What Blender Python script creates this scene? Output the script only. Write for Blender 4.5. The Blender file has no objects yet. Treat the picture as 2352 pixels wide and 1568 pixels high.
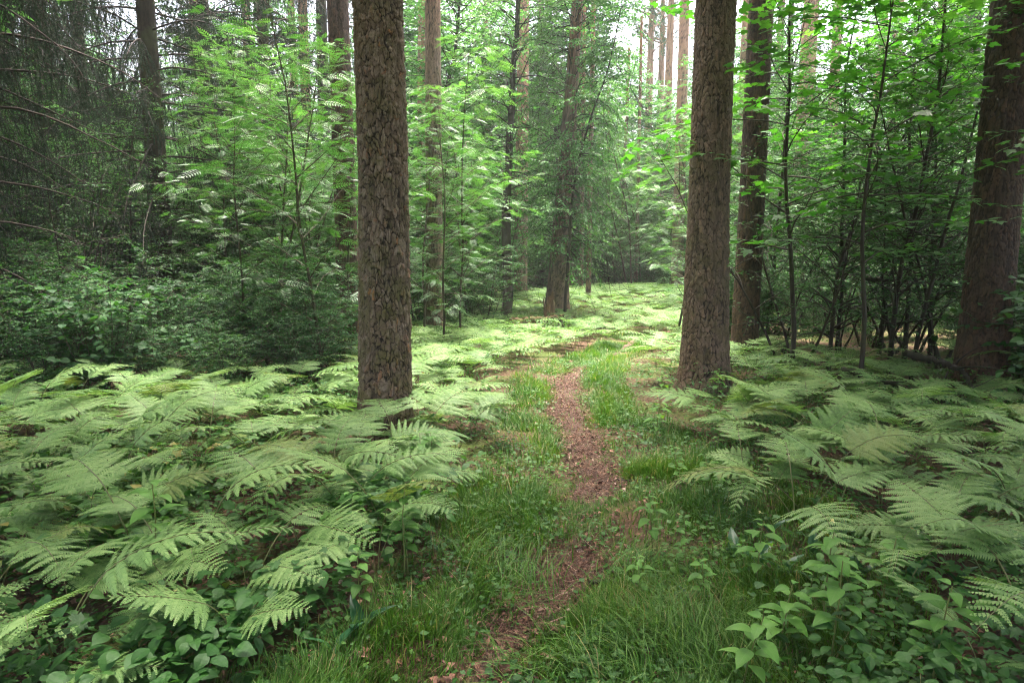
import bpy, math, random
import numpy as np

R = math.radians
PI = math.pi
SC = bpy.context.scene
COL = SC.collection

# ------------------------------------------------------------------ camera, sky, sun, exposure
EYE = 1.35
PITCH = R(6.7)
cam_data = bpy.data.cameras.new('camera')
cam_data.lens = 24.0
cam_data.sensor_width = 36.0
cam_data.clip_start = 0.02
cam_data.clip_end = 2000.0
cam = bpy.data.objects.new('camera', cam_data)
COL.objects.link(cam)
cam.location = (0, 0, EYE)
cam.rotation_euler = (R(90) - PITCH, 0, 0)
SC.camera = cam

SUN_ELEV, SUN_AZ = R(78), R(8)          # azimuth measured from +Y (straight ahead) towards +X
world = bpy.data.worlds.new('World')
SC.world = world
world.use_nodes = True
wn = world.node_tree.nodes
bg = next(n for n in wn if n.type == 'BACKGROUND')
sky = wn.new('ShaderNodeTexSky')
sky.sky_type = 'NISHITA'
sky.sun_disc = False
sky.sun_elevation = SUN_ELEV
sky.sun_rotation = SUN_AZ
sky.air_density = 1.0
sky.dust_density = 10.0
sky.ozone_density = 0.0
world.node_tree.links.new(sky.outputs[0], bg.inputs[0])
bg.inputs[1].default_value = 0.09

sun_data = bpy.data.lights.new('sun', 'SUN')
sun_data.energy = 1.5
sun_data.angle = R(18)
sun_data.color = (1.0, 0.985, 0.95)
sun = bpy.data.objects.new('sun', sun_data)
COL.objects.link(sun)
sun.rotation_euler = (R(90) - SUN_ELEV, 0, PI - SUN_AZ)

SC.render.engine = 'CYCLES'
SC.view_settings.view_transform = 'Standard'
SC.view_settings.look = 'None'
SC.view_settings.exposure = 3.92
SC.view_settings.gamma = 1.0
SC.view_settings.use_curve_mapping = False
cy = SC.cycles
cy.max_bounces = 8
cy.diffuse_bounces = 5
cy.glossy_bounces = 2
cy.transmission_bounces = 5
cy.volume_bounces = 1
cy.transparent_max_bounces = 4
cy.caustics_reflective = False
cy.caustics_refractive = False
cy.sample_clamp_indirect = 6.0
cy.use_denoising = True
cy.denoising_prefilter = 'NONE'
cy.use_adaptive_sampling = False
cy.filter_width = 1.15

# ------------------------------------------------------------------ helpers: pixels, noise
CP, SP = math.cos(PITCH), math.sin(PITCH)
FPX = 1568.0                              # focal length in pixels of a 2352-wide picture


def hash2(ix, iy, seed=0):
    ix = np.asarray(ix).astype(np.int64)
    iy = np.asarray(iy).astype(np.int64)
    h = (ix * 374761393 + iy * 668265263 + seed * 1442695041) & 0xFFFFFFFF
    h = ((h ^ (h >> 13)) * 1274126177) & 0xFFFFFFFF
    h = ((h ^ (h >> 16)) * 2246822519) & 0xFFFFFFFF
    return ((h ^ (h >> 15)) & 0xFFFFFF) / float(0x1000000)


def vnoise(x, y, seed=0):
    x = np.asarray(x, float); y = np.asarray(y, float)
    ix = np.floor(x); iy = np.floor(y)
    fx = x - ix; fy = y - iy
    fx = fx * fx * (3 - 2 * fx); fy = fy * fy * (3 - 2 * fy)
    a = hash2(ix, iy, seed); b = hash2(ix + 1, iy, seed)
    c = hash2(ix, iy + 1, seed); d = hash2(ix + 1, iy + 1, seed)
    return (a * (1 - fx) + b * fx) * (1 - fy) + (c * (1 - fx) + d * fx) * fy


def fbm(x, y, seed=0, octaves=4):
    s = 0; a = 0.5; t = 0
    for k in range(octaves):
        s = s + a * vnoise(np.asarray(x) * 2 ** k, np.asarray(y) * 2 ** k, seed + k * 17)
        t += a; a *= 0.5
    return s / t - 0.5


def ray_ground(px, py, z=0.0):
    """the point of the level plane z that the photograph shows at a pixel of its 2352-wide version"""
    u = (px - 1176) / FPX; v = (784 - py) / FPX
    d = np.array([u, CP + v * SP, -SP + v * CP])
    t = (z - EYE) / d[2]
    return d[0] * t, d[1] * t


def x_at(px, y):
    return (px - 1176) / FPX * y * CP


# the path's centre line
PATH_PX = [(1000, 1640), (1085, 1540), (1195, 1425), (1285, 1330), (1325, 1230), (1335, 1170), (1362, 1105),
           (1350, 1040), (1322, 980), (1300, 920), (1302, 870), (1335, 842), (1400, 812), (1452, 784), (1465, 765), (1420, 745)]
_pp = np.array([ray_ground(*p) for p in PATH_PX])
_t = np.concatenate([[0], np.cumsum(np.hypot(*np.diff(_pp, axis=0).T))])
_ts = np.linspace(0, _t[-1], 400)
PATH = np.stack([np.interp(_ts, _t, _pp[:, 0]), np.interp(_ts, _t, _pp[:, 1])], 1)
for _ in range(12):
    PATH[1:-1] = (PATH[:-2] + 2 * PATH[1:-1] + PATH[2:]) / 4
PATH = np.concatenate([np.array([[PATH[0, 0] - 0.9, PATH[0, 1] - 1.4]]), PATH])


def path_x(y):
    return np.interp(y, PATH[:, 1], PATH[:, 0])


def path_dist(x, y):
    return np.abs(np.asarray(x) - path_x(y)) * 0.95


def height(x, y):
    x = np.asarray(x, float); y = np.asarray(y, float)
    h = 0.16 * fbm(x * 0.35, y * 0.35, 3, 3) + 0.05 * fbm(x * 1.7, y * 1.7, 9, 3)
    near = np.clip((y - 3) / 8, 0.25, 1)
    h = h * near
    h = h + 0.42 * np.exp(-((x - 3.2) / 4.0) ** 2 - ((y - 19.0) / 3.5) ** 2)
    h = h + 0.10 * np.clip((np.abs(x) - 3) / 6, 0, 1)
    d = path_dist(x, y)
    h = h - 0.045 * np.exp(-(d / 0.28) ** 2) * (y < 16)
    return h


def H(x, y):
    return float(height(x, y))


# ------------------------------------------------------------------ helpers: meshes and objects
class MB:
    """collects vertices, faces and the per-vertex vector 'lc' (along, across, tint)"""

    def __init__(self):
        self.V = []; self.L = []; self.F = {}; self.n = 0

    def add(self, v, faces, lc=None):
        v = np.asarray(v, np.float32).reshape(-1, 3)
        if lc is None:
            lc = np.zeros_like(v)
        self.V.append(v); self.L.append(np.asarray(lc, np.float32).reshape(-1, 3))
        for f in faces:
            f = np.asarray(f, np.int32)
            if f.size:
                self.F.setdefault(f.shape[1], []).append(f + self.n)
        self.n += len(v)

    def mesh(self, name, mats, smooth=False):
        me = bpy.data.meshes.new(name)
        V = np.concatenate(self.V); L = np.concatenate(self.L)
        loops = []; tot = []
        for k, fs in self.F.items():
            f = np.concatenate(fs)
            loops.append(f.ravel()); tot.append(np.full(len(f), k, np.int32))
        loops = np.concatenate(loops); tot = np.concatenate(tot)
        me.vertices.add(len(V)); me.vertices.foreach_set('co', V.ravel())
        me.loops.add(len(loops)); me.loops.foreach_set('vertex_index', loops.astype(np.int32))
        me.polygons.add(len(tot))
        st = np.zeros(len(tot), np.int32); st[1:] = np.cumsum(tot)[:-1]
        me.polygons.foreach_set('loop_start', st)
        me.polygons.foreach_set('loop_total', tot)
        me.update(calc_edges=True)
        a = me.attributes.new('lc', 'FLOAT_VECTOR', 'POINT')
        a.data.foreach_set('vector', L.ravel())
        me.polygons.foreach_set('use_smooth', np.full(len(tot), smooth, bool))
        for m in (mats if isinstance(mats, (list, tuple)) else [mats]):
            me.materials.append(m)
        return me


def link(name, me, parent=None, loc=(0, 0, 0), rz=0.0, scale=1.0, rot=None):
    o = bpy.data.objects.new(name, me)
    COL.objects.link(o)
    o.location = loc
    o.rotation_euler = rot if rot else (0, 0, rz)
    o.scale = (scale, scale, scale) if not isinstance(scale, (tuple, list)) else scale
    if parent is not None:
        o.parent = parent
    return o


def tag(o, label, cat, group=None):
    o['label'] = label; o['category'] = cat
    if group:
        o['group'] = group
    return o


def copy_tree(o, parent=None):
    c = o.copy(); COL.objects.link(c)
    if parent is not None:
        c.parent = parent
    for ch in list(o.children):
        copy_tree(ch, c)
    return c


def nrm(a):
    a = np.asarray(a, float)
    return a / np.maximum(np.linalg.norm(a, axis=-1, keepdims=True), 1e-9)


def frames(d, up):
    """rotation matrices whose columns are x = d, z = up made square to d"""
    d = nrm(d); z = up - d * np.sum(up * d, -1, keepdims=True)
    z = nrm(z); y = np.cross(z, d)
    return np.stack([d, y, z], -1)


def scatter(mb, tmpl, M, T, S, tint):
    """copies of a leaf template (v, faces, uv)"""
    v, faces, uv = tmpl
    n, k = len(T), len(v)
    if n == 0:
        return
    S = np.broadcast_to(np.asarray(S, float), (n,))
    P = np.einsum('nij,kj->nki', M, v) * S[:, None, None] + np.asarray(T)[:, None, :]
    lc = np.empty((n, k, 3)); lc[:, :, 0] = uv[None, :, 0]; lc[:, :, 1] = uv[None, :, 1]
    tt = np.asarray(tint, float)
    lc[:, :, 2] = tt[:, None]
    off = (np.arange(n) * k)[:, None, None]
    mb.add(P.reshape(-1, 3), [(np.asarray(f)[None] + off).reshape(-1, np.asarray(f).shape[1]) for f in faces], lc.reshape(-1, 3))


def tube(mb, pts, rad, sides=5, tint=0.5, cap=False):
    pts = np.asarray(pts, float); n = len(pts)
    rad = np.broadcast_to(np.asarray(rad, float), (n,))
    t = nrm(np.gradient(pts, axis=0))
    ref = np.array([0, 0, 1.0]) if abs(t[0][2]) < 0.9 else np.array([1.0, 0, 0])
    s = nrm(np.cross(t, ref)); b = np.cross(t, s)
    a = np.linspace(0, 2 * PI, sides, endpoint=False)
    ring = (np.cos(a)[None, :, None] * s[:, None] + np.sin(a)[None, :, None] * b[:, None]) * rad[:, None, None] + pts[:, None]
    i = np.arange(n - 1)[:, None] * sides; j = np.arange(sides)[None]; j2 = (j + 1) % sides
    f = np.stack([i + j, i + j2, i + sides + j2, i + sides + j], -1).reshape(-1, 4)
    lc = np.zeros((n, sides, 3)); lc[..., 0] = np.linspace(0, 1, n)[:, None]; lc[..., 1] = (a / (2 * PI))[None]; lc[..., 2] = tint
    faces = [f]
    if cap:
        faces.append(np.array([list(range((n - 1) * sides, n * sides))]))
        faces.append(np.array([list(range(sides - 1, -1, -1))]))
    mb.add(ring.reshape(-1, 3), faces, lc.reshape(-1, 3))


# ------------------------------------------------------------------ materials
def newmat(name):
    m = bpy.data.materials.new(name); m.use_nodes = True
    nt = m.node_tree
    for n in list(nt.nodes):
        nt.nodes.remove(n)
    out = nt.nodes.new('ShaderNodeOutputMaterial')
    return m, nt, out


def ramp(nt, fac, stops, interp='LINEAR'):
    r = nt.nodes.new('ShaderNodeValToRGB')
    cr = r.color_ramp; cr.interpolation = interp
    while len(cr.elements) > 1:
        cr.elements.remove(cr.elements[-1])
    for i, (p, c) in enumerate(stops):
        e = cr.elements[0] if i == 0 else cr.elements.new(p)
        e.position = p
        e.color = (*c, 1) if len(c) == 3 else c
    nt.links.new(fac, r.inputs[0])
    return r.outputs[0]


def math_node(nt, op, a, b=None, clamp=False):
    n = nt.nodes.new('ShaderNodeMath'); n.operation = op; n.use_clamp = clamp
    for i, x in enumerate((a, b)):
        if x is None:
            continue
        if isinstance(x, (int, float)):
            n.inputs[i].default_value = x
        else:
            nt.links.new(x, n.inputs[i])
    return n.outputs[0]


def mixrgb(nt, fac, a, b, mode='MIX'):
    n = nt.nodes.new('ShaderNodeMix'); n.data_type = 'RGBA'; n.blend_type = mode
    for i, x in ((0, fac), (6, a), (7, b)):
        if isinstance(x, (int, float)):
            n.inputs[i].default_value = x
        elif isinstance(x, tuple):
            n.inputs[i].default_value = (*x, 1)
        else:
            nt.links.new(x, n.inputs[i])
    return n.outputs[2]


def noise(nt, scale, vec=None, detail=4.0, rough=0.6):
    n = nt.nodes.new('ShaderNodeTexNoise')
    n.inputs['Scale'].default_value = scale
    n.inputs['Detail'].default_value = detail
    n.inputs['Roughness'].default_value = rough
    if vec is not None:
        nt.links.new(vec, n.inputs['Vector'])
    return n.outputs['Fac']


def lc_nodes(nt):
    a = nt.nodes.new('ShaderNodeAttribute'); a.attribute_name = 'lc'
    s = nt.nodes.new('ShaderNodeSeparateXYZ'); nt.links.new(a.outputs['Vector'], s.inputs[0])
    return s.outputs[0], s.outputs[1], s.outputs[2]


def leafmat(name, stops, trans=0.35, rough=0.42, spec=0.45, vein=0.0, glow=(1.25, 1.3, 0.55), edge=None):
    m, nt, out = newmat(name)
    u, v, t = lc_nodes(nt)
    oi = nt.nodes.new('ShaderNodeObjectInfo')
    f = math_node(nt, 'ADD', t, math_node(nt, 'MULTIPLY', math_node(nt, 'SUBTRACT', oi.outputs['Random'], 0.5), 0.5), True)
    c = ramp(nt, f, stops)
    if vein:
        av = math_node(nt, 'ABSOLUTE', v)
        mid = math_node(nt, 'LESS_THAN', av, 0.06)
        s = math_node(nt, 'SINE', math_node(nt, 'MULTIPLY', math_node(nt, 'SUBTRACT', u, math_node(nt, 'MULTIPLY', av, 0.22)), 44.0))
        vv = math_node(nt, 'MAXIMUM', mid, math_node(nt, 'MULTIPLY', math_node(nt, 'GREATER_THAN', s, 0.86), 0.6))
        c = mixrgb(nt, math_node(nt, 'MULTIPLY', vv, vein), c, (0.16, 0.25, 0.10))
    if edge:
        c = mixrgb(nt, math_node(nt, 'MULTIPLY', math_node(nt, 'POWER', u, 3.0), edge[1]), c, edge[0])
    p = nt.nodes.new('ShaderNodeBsdfPrincipled')
    nt.links.new(c, p.inputs['Base Color'])
    p.inputs['Roughness'].default_value = rough
    p.inputs['Specular IOR Level'].default_value = spec
    tr = nt.nodes.new('ShaderNodeBsdfTranslucent')
    nt.links.new(mixrgb(nt, 1.0, c, glow, 'MULTIPLY'), tr.inputs['Color'])
    mx = nt.nodes.new('ShaderNodeMixShader'); mx.inputs[0].default_value = trans
    nt.links.new(p.outputs[0], mx.inputs[1]); nt.links.new(tr.outputs[0], mx.inputs[2])
    nt.links.new(mx.outputs[0], out.inputs[0])
    return m


def woodmat(name, c1, c2, scale=18.0, bump=0.25, rough=0.85, moss=0.0):
    m, nt, out = newmat(name)
    tc = nt.nodes.new('ShaderNodeTexCoord')
    mp = nt.nodes.new('ShaderNodeMapping'); mp.inputs['Scale'].default_value = (1, 1, 0.25)
    nt.links.new(tc.outputs['Object'], mp.inputs[0])
    n1 = noise(nt, scale, mp.outputs[0], 6, 0.65)
    c = ramp(nt, n1, [(0.32, c1), (0.68, c2)])
    if moss:
        n2 = noise(nt, 2.6, tc.outputs['Object'], 5, 0.7)
        c = mixrgb(nt, math_node(nt, 'MULTIPLY', ramp(nt, n2, [(0.45, (0, 0, 0)), (0.62, (1, 1, 1))]), moss), c, (0.055, 0.075, 0.022))
    p = nt.nodes.new('ShaderNodeBsdfPrincipled')
    nt.links.new(c, p.inputs['Base Color']); p.inputs['Roughness'].default_value = rough
    p.inputs['Specular IOR Level'].default_value = 0.25
    b = nt.nodes.new('ShaderNodeBump'); b.inputs['Strength'].default_value = bump; b.inputs['Distance'].default_value = 0.02
    nt.links.new(n1, b.inputs['Height']); nt.links.new(b.outputs[0], p.inputs['Normal'])
    nt.links.new(p.outputs[0], out.inputs[0])
    return m


def pinemat(name, plate, crack, moss=0.35, orange_from=5.0, orange=(0.36, 0.16, 0.075), fine=60.0):
    """plated bark: lc = (plate number, crack 0..1, relief); orange higher up as pines are"""
    m, nt, out = newmat(name)
    u, v, t = lc_nodes(nt)
    tc = nt.nodes.new('ShaderNodeTexCoord')
    sx = nt.nodes.new('ShaderNodeSeparateXYZ'); nt.links.new(tc.outputs['Object'], sx.inputs[0])
    c = ramp(nt, u, plate)
    nf = noise(nt, fine, tc.outputs['Object'], 6, 0.7)
    c = mixrgb(nt, 0.55, c, ramp(nt, nf, [(0.3, (0.35, 0.33, 0.32)), (0.7, (1.0, 1.0, 1.0))]), 'MULTIPLY')
    if moss:
        n2 = noise(nt, 5.0, tc.outputs['Object'], 8, 0.75)
        low = ramp(nt, math_node(nt, 'MULTIPLY', sx.outputs[2], 0.2), [(0.05, (1, 1, 1)), (0.9, (0.45, 0.45, 0.45))])
        k = math_node(nt, 'MULTIPLY', ramp(nt, n2, [(0.46, (0, 0, 0)), (0.6, (1, 1, 1))]), math_node(nt, 'MULTIPLY', low, moss))
        c = mixrgb(nt, k, c, (0.085, 0.088, 0.024))
    n3 = noise(nt, 0.8, tc.outputs['Object'], 3, 0.5)
    zz = math_node(nt, 'ADD', sx.outputs[2], math_node(nt, 'MULTIPLY', n3, 3.0))
    og = ramp(nt, math_node(nt, 'MULTIPLY', math_node(nt, 'SUBTRACT', zz, orange_from), 0.25), [(0.0, (0, 0, 0)), (1.0, (1, 1, 1))])
    oc = mixrgb(nt, 0.6, orange, ramp(nt, nf, [(0.3, (0.45, 0.4, 0.38)), (0.75, (1, 1, 1))]), 'MULTIPLY')
    c = mixrgb(nt, og, c, oc)
    foot = ramp(nt, math_node(nt, 'MULTIPLY', zz, 0.2), [(0.15, (0.42, 0.42, 0.42)), (0.55, (0.0, 0.0, 0.0))])
    c = mixrgb(nt, foot, c, mixrgb(nt, 0.6, (0.225, 0.108, 0.060), ramp(nt, nf, [(0.3, (0.4, 0.38, 0.36)), (0.7, (1.0, 1.0, 1.0))]), 'MULTIPLY'))
    c = mixrgb(nt, v, c, crack)
    p = nt.nodes.new('ShaderNodeBsdfPrincipled')
    nt.links.new(c, p.inputs['Base Color']); p.inputs['Roughness'].default_value = 0.8
    p.inputs['Specular IOR Level'].default_value = 0.3
    b = nt.nodes.new('ShaderNodeBump'); b.inputs['Strength'].default_value = 0.5; b.inputs['Distance'].default_value = 0.012
    nt.links.new(nf, b.inputs['Height']); nt.links.new(b.outputs[0], p.inputs['Normal'])
    nt.links.new(p.outputs[0], out.inputs[0])
    return m


M_FERN = leafmat('fern_green', [(0.0, (0.085, 0.165, 0.046)), (0.5, (0.140, 0.250, 0.072)), (1.0, (0.215, 0.325, 0.112))], 0.34, 0.55, 0.3, glow=(1.1, 1.2, 0.6))
M_FERN_TAN = leafmat('fern_turning', [(0.0, (0.10, 0.16, 0.04)), (0.5, (0.15, 0.21, 0.056)), (1.0, (0.20, 0.22, 0.075))], 0.34, 0.55, 0.25)
M_FERNSTEM = leafmat('fern_stem', [(0.0, (0.10, 0.11, 0.03)), (1.0, (0.16, 0.18, 0.05))], 0.05, 0.5)
M_HERB = leafmat('herb_leaf', [(0.0, (0.050, 0.135, 0.022)), (0.5, (0.080, 0.200, 0.034)), (1.0, (0.125, 0.265, 0.052))], 0.38, 0.5, 0.22, vein=0.22)
M_COVER = leafmat('cover_leaf', [(0.0, (0.020, 0.074, 0.015)), (0.5, (0.042, 0.122, 0.024)), (0.9, (0.085, 0.190, 0.038)), (0.98, (0.10, 0.20, 0.04)), (1.0, (0.22, 0.21, 0.05))], 0.36, 0.5, 0.25)
M_LILY = leafmat('lily_leaf', [(0.0, (0.018, 0.075, 0.030)), (1.0, (0.035, 0.120, 0.045))], 0.3, 0.3, 0.5)
M_GRASS = leafmat('grass_blade', [(0.0, (0.032, 0.090, 0.012)), (0.5, (0.060, 0.145, 0.020)), (0.9, (0.11, 0.20, 0.036)), (1.0, (0.24, 0.22, 0.10))], 0.36, 0.5, 0.25)
M_SHRUB = leafmat('shrub_leaf', [(0.0, (0.018, 0.062, 0.020)), (0.5, (0.034, 0.100, 0.030)), (1.0, (0.068, 0.155, 0.042))], 0.38, 0.55, 0.22, glow=(1.1, 1.25, 0.55))
M_ROWAN = leafmat('rowan_leaf', [(0.0, (0.034, 0.105, 0.030)), (0.5, (0.060, 0.155, 0.042)), (1.0, (0.100, 0.215, 0.054))], 0.40, 0.42, 0.5, glow=(1.05, 1.2, 0.5))
M_MAPLE = leafmat('maple_leaf', [(0.0, (0.022, 0.095, 0.016)), (0.5, (0.042, 0.140, 0.022)), (1.0, (0.080, 0.195, 0.032))], 0.48, 0.42, 0.4, glow=(1.1, 1.4, 0.4))
M_TREE = leafmat('broad_leaf', [(0.0, (0.034, 0.110, 0.034)), (0.5, (0.060, 0.165, 0.050)), (1.0, (0.105, 0.230, 0.070))], 0.42, 0.45, 0.4, glow=(1.1, 1.25, 0.6))
M_NEEDLE = leafmat('spruce_needle', [(0.0, (0.010, 0.024, 0.014)), (0.6, (0.018, 0.042, 0.022)), (1.0, (0.032, 0.066, 0.028))], 0.15, 0.7, 0.12)
M_PINENEEDLE = leafmat('pine_needle', [(0.0, (0.030, 0.065, 0.030)), (1.0, (0.060, 0.110, 0.045))], 0.15, 0.5, 0.35)
M_STEM = woodmat('sapling_bark', (0.030, 0.024, 0.018), (0.085, 0.070, 0.048), 25, 0.2, moss=0.4)
M_DARKWOOD = woodmat('dark_bark', (0.018, 0.014, 0.011), (0.050, 0.040, 0.030), 20, 0.4, moss=0.3)
M_TWIG = woodmat('dead_twig', (0.014, 0.011, 0.009), (0.040, 0.031, 0.023), 30, 0.1)
M_SPRUCE = woodmat('spruce_bark', (0.012, 0.009, 0.007), (0.040, 0.030, 0.019), 22, 0.6, moss=0.45)
M_LOG = woodmat('rotten_log', (0.09, 0.055, 0.030), (0.22, 0.14, 0.075), 14, 0.5, moss=0.35)
M_PINE = pinemat('pine_bark_near', [(0.0, (0.095, 0.071, 0.048)), (0.45, (0.170, 0.129, 0.090)), (0.75, (0.235, 0.187, 0.140)), (0.9, (0.22, 0.130, 0.080)), (0.97, (0.31, 0.150, 0.068))], (0.016, 0.012, 0.008), 0.8, 5.5, fine=70)
M_PINE2 = pinemat('pine_bark_grey', [(0.0, (0.105, 0.078, 0.056)), (0.6, (0.195, 0.145, 0.104)), (1.0, (0.26, 0.172, 0.114))], (0.018, 0.013, 0.009), 0.5, 6.0, fine=60)
M_PINE3 = pinemat('pine_bark_dark', [(0.0, (0.040, 0.025, 0.019)), (0.6, (0.078, 0.048, 0.035)), (1.0, (0.125, 0.066, 0.044))], (0.010, 0.007, 0.005), 0.12, 9.0, fine=50)
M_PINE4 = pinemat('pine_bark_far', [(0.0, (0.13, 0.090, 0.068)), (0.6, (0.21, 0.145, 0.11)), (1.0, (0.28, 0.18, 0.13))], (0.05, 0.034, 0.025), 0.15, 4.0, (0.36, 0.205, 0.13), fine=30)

# ------------------------------------------------------------------ leaf templates: v, [faces], uv (along, across)


def tmpl_diamond(w=0.5, droop=0.12, fold=0.1):
    v = np.array([[0, 0, 0], [0.42, -w / 2, fold], [1, 0, -droop], [0.42, w / 2, fold], [0.45, 0, 0.0]])
    uv = np.array([[0, 0], [0.42, -1], [1, 0], [0.42, 1], [0.45, 0]])
    f = np.array([[0, 1, 4], [1, 2, 4], [0, 4, 3], [4, 2, 3]])
    return v, [f], uv


def tmpl_flat(w=0.5, droop=0.1):
    v = np.array([[0, 0, 0], [0.4, -w / 2, 0.03], [1, 0, -droop], [0.4, w / 2, 0.03]])
    uv = np.array([[0, 0], [0.4, -1], [1, 0], [0.4, 1]])
    return v, [np.array([[0, 1, 2, 3]])], uv


def tmpl_oval(w=0.5, droop=0.2, fold=0.10, n=6, tip=0.12, petiole=0.0, wavy=0.0):
    s = np.linspace(0, 1, n + 1)
    hw = (np.sin(PI * s ** 0.8) ** 0.85) * w / 2
    hw[0] = 0.01; hw[-1] = 0.0
    x = petiole + s * (1 - petiole)
    z = -droop * s ** 2 + 0.05 * np.sin(PI * s)
    rows = []; uv = []
    for k in range(n + 1):
        for a in (-1, -0.5, 0, 0.5, 1):
            rows.append([x[k] - 0.0, a * hw[k], z[k] + fold * abs(a) * hw[k] / (w / 2) * (1 - 0.35 * abs(a)) + wavy * math.sin(k * 2.2 + a)])
            uv.append([s[k], a])
    v = np.array(rows); uv = np.array(uv)
    f = []
    for k in range(n):
        for a in range(4):
            i = k * 5 + a
            f.append([i, i + 5, i + 6, i + 1])
    if petiole:
        b = len(v)
        v = np.concatenate([v, [[0, -0.008, 0.0], [0, 0.008, 0.0], [petiole, 0.01, 0], [petiole, -0.01, 0]]])
        uv = np.concatenate([uv, [[0, 0]] * 4])
        f.append([b, b + 3, b + 2, b + 1])
    return v, [np.array(f)], uv


def tmpl_compound(n=7, droop=0.25):
    """a pinnate leaf: n pairs of leaflets and one at the tip, 1 long"""
    lv, lf, luv = tmpl_diamond(0.27, 0.10, 0.04)
    V = []; F = []; UV = []
    b = 0
    for k in range(n):
        s = 0.26 + 0.66 * k / (n - 1)
        L = 0.30 * (1 - 0.55 * (s - 0.5) ** 2 * 2)
        if k > n - 3:
            L *= 0.85
        for sd in (-1, 1):
            a = R(66) * sd
            c, si = math.cos(a), math.sin(a)
            p = np.stack([lv[:, 0] * c - lv[:, 1] * si, lv[:, 0] * si + lv[:, 1] * c, lv[:, 2]], 1) * L
            p += np.array([s, 0, -droop * s * s])
            V.append(p); UV.append(luv); F.append(lf[0] + b); b += len(lv)
    p = lv * 0.24 + np.array([0.95, 0, -droop * 0.9]); V.append(p); UV.append(luv); F.append(lf[0] + b); b += len(lv)
    xs = np.array([0, 0.35, 0.7, 0.97])
    rv = []
    for x in xs:
        rv += [[x, -0.006, -droop * x * x], [x, 0.006, -droop * x * x]]
    V.append(np.array(rv)); UV.append(np.zeros((8, 2)))
    q = np.array([[b + 2 * i, b + 2 * i + 2, b + 2 * i + 3, b + 2 * i + 1] for i in range(3)])
    return np.concatenate(V), [np.concatenate(F), q], np.concatenate(UV)


def tmpl_maple():
    half = [(0.0, 0.0), (-0.06, 0.16), (-0.10, 0.40), (0.06, 0.34), (0.12, 0.36), (0.22, 0.62), (0.33, 0.50), (0.44, 0.58), (0.48, 0.40), (0.45, 0.22), (0.62, 0.26), (0.70, 0.14), (0.82, 0.12)]
    pts = [(x, -y) for x, y in half] + [(1.0, 0.0)] + [(x, y) for x, y in half[:0:-1]]
    c = (0.30, 0.0)
    v = [[c[0], c[1], 0.0]] + [[x, y, 0.05 * abs(y) * 2 - 0.16 * (x - 0.2) ** 2 - 0.22 * y * y] for x, y in pts]
    uv = [[0.3, 0]] + [[min(1, max(0, x)), y * 1.6] for x, y in pts]
    n = len(pts)
    f = [[0, 1 + i, 1 + (i + 1) % n] for i in range(n)]
    v = np.array(v); v[:, 0] += 0.45                     # the petiole is part of the leaf
    b = len(v)
    v = np.concatenate([v, [[0, -0.008, 0.02], [0, 0.008, 0.02], [0.46, 0.008, 0], [0.46, -0.008, 0]]])
    uv = uv + [[0, 0]] * 4
    return v, [np.array(f), np.array([[b, b + 3, b + 2, b + 1]])], np.array(uv)


T_DIA = tmpl_diamond()
T_FLAT = tmpl_flat(0.55)
T_OVAL = tmpl_oval(0.55, 0.22, 0.05, 6)
T_OVALBIG = tmpl_oval(0.50, 0.28, 0.07, 8, petiole=0.12, wavy=0.008)
T_HAZEL = tmpl_oval(0.78, 0.16, 0.05, 5)
T_ROWAN = tmpl_compound()
T_MAPLE = tmpl_maple()

# ------------------------------------------------------------------ generators: woody plants


def bend(start, d0, length, n, rng, wob=0.08, lift=0.0):
    """a wandering line that starts along d0; lift > 0 turns it up, < 0 droops it"""
    p = [np.array(start, float)]; d = nrm(d0)
    st = length / n
    for k in range(n):
        d = nrm(d + rng.normal(0, wob, 3) + np.array([0, 0, lift / n]))
        p.append(p[-1] + d * st)
    return np.array(p)


def leaf_batch(pos, along, rng, tilt=0.35):
    n = len(pos)
    up = np.array([0, 0, 1.0]) + rng.normal(0, tilt, (n, 3)) * np.array([1, 1, 0.3])
    return frames(along, up)


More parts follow.
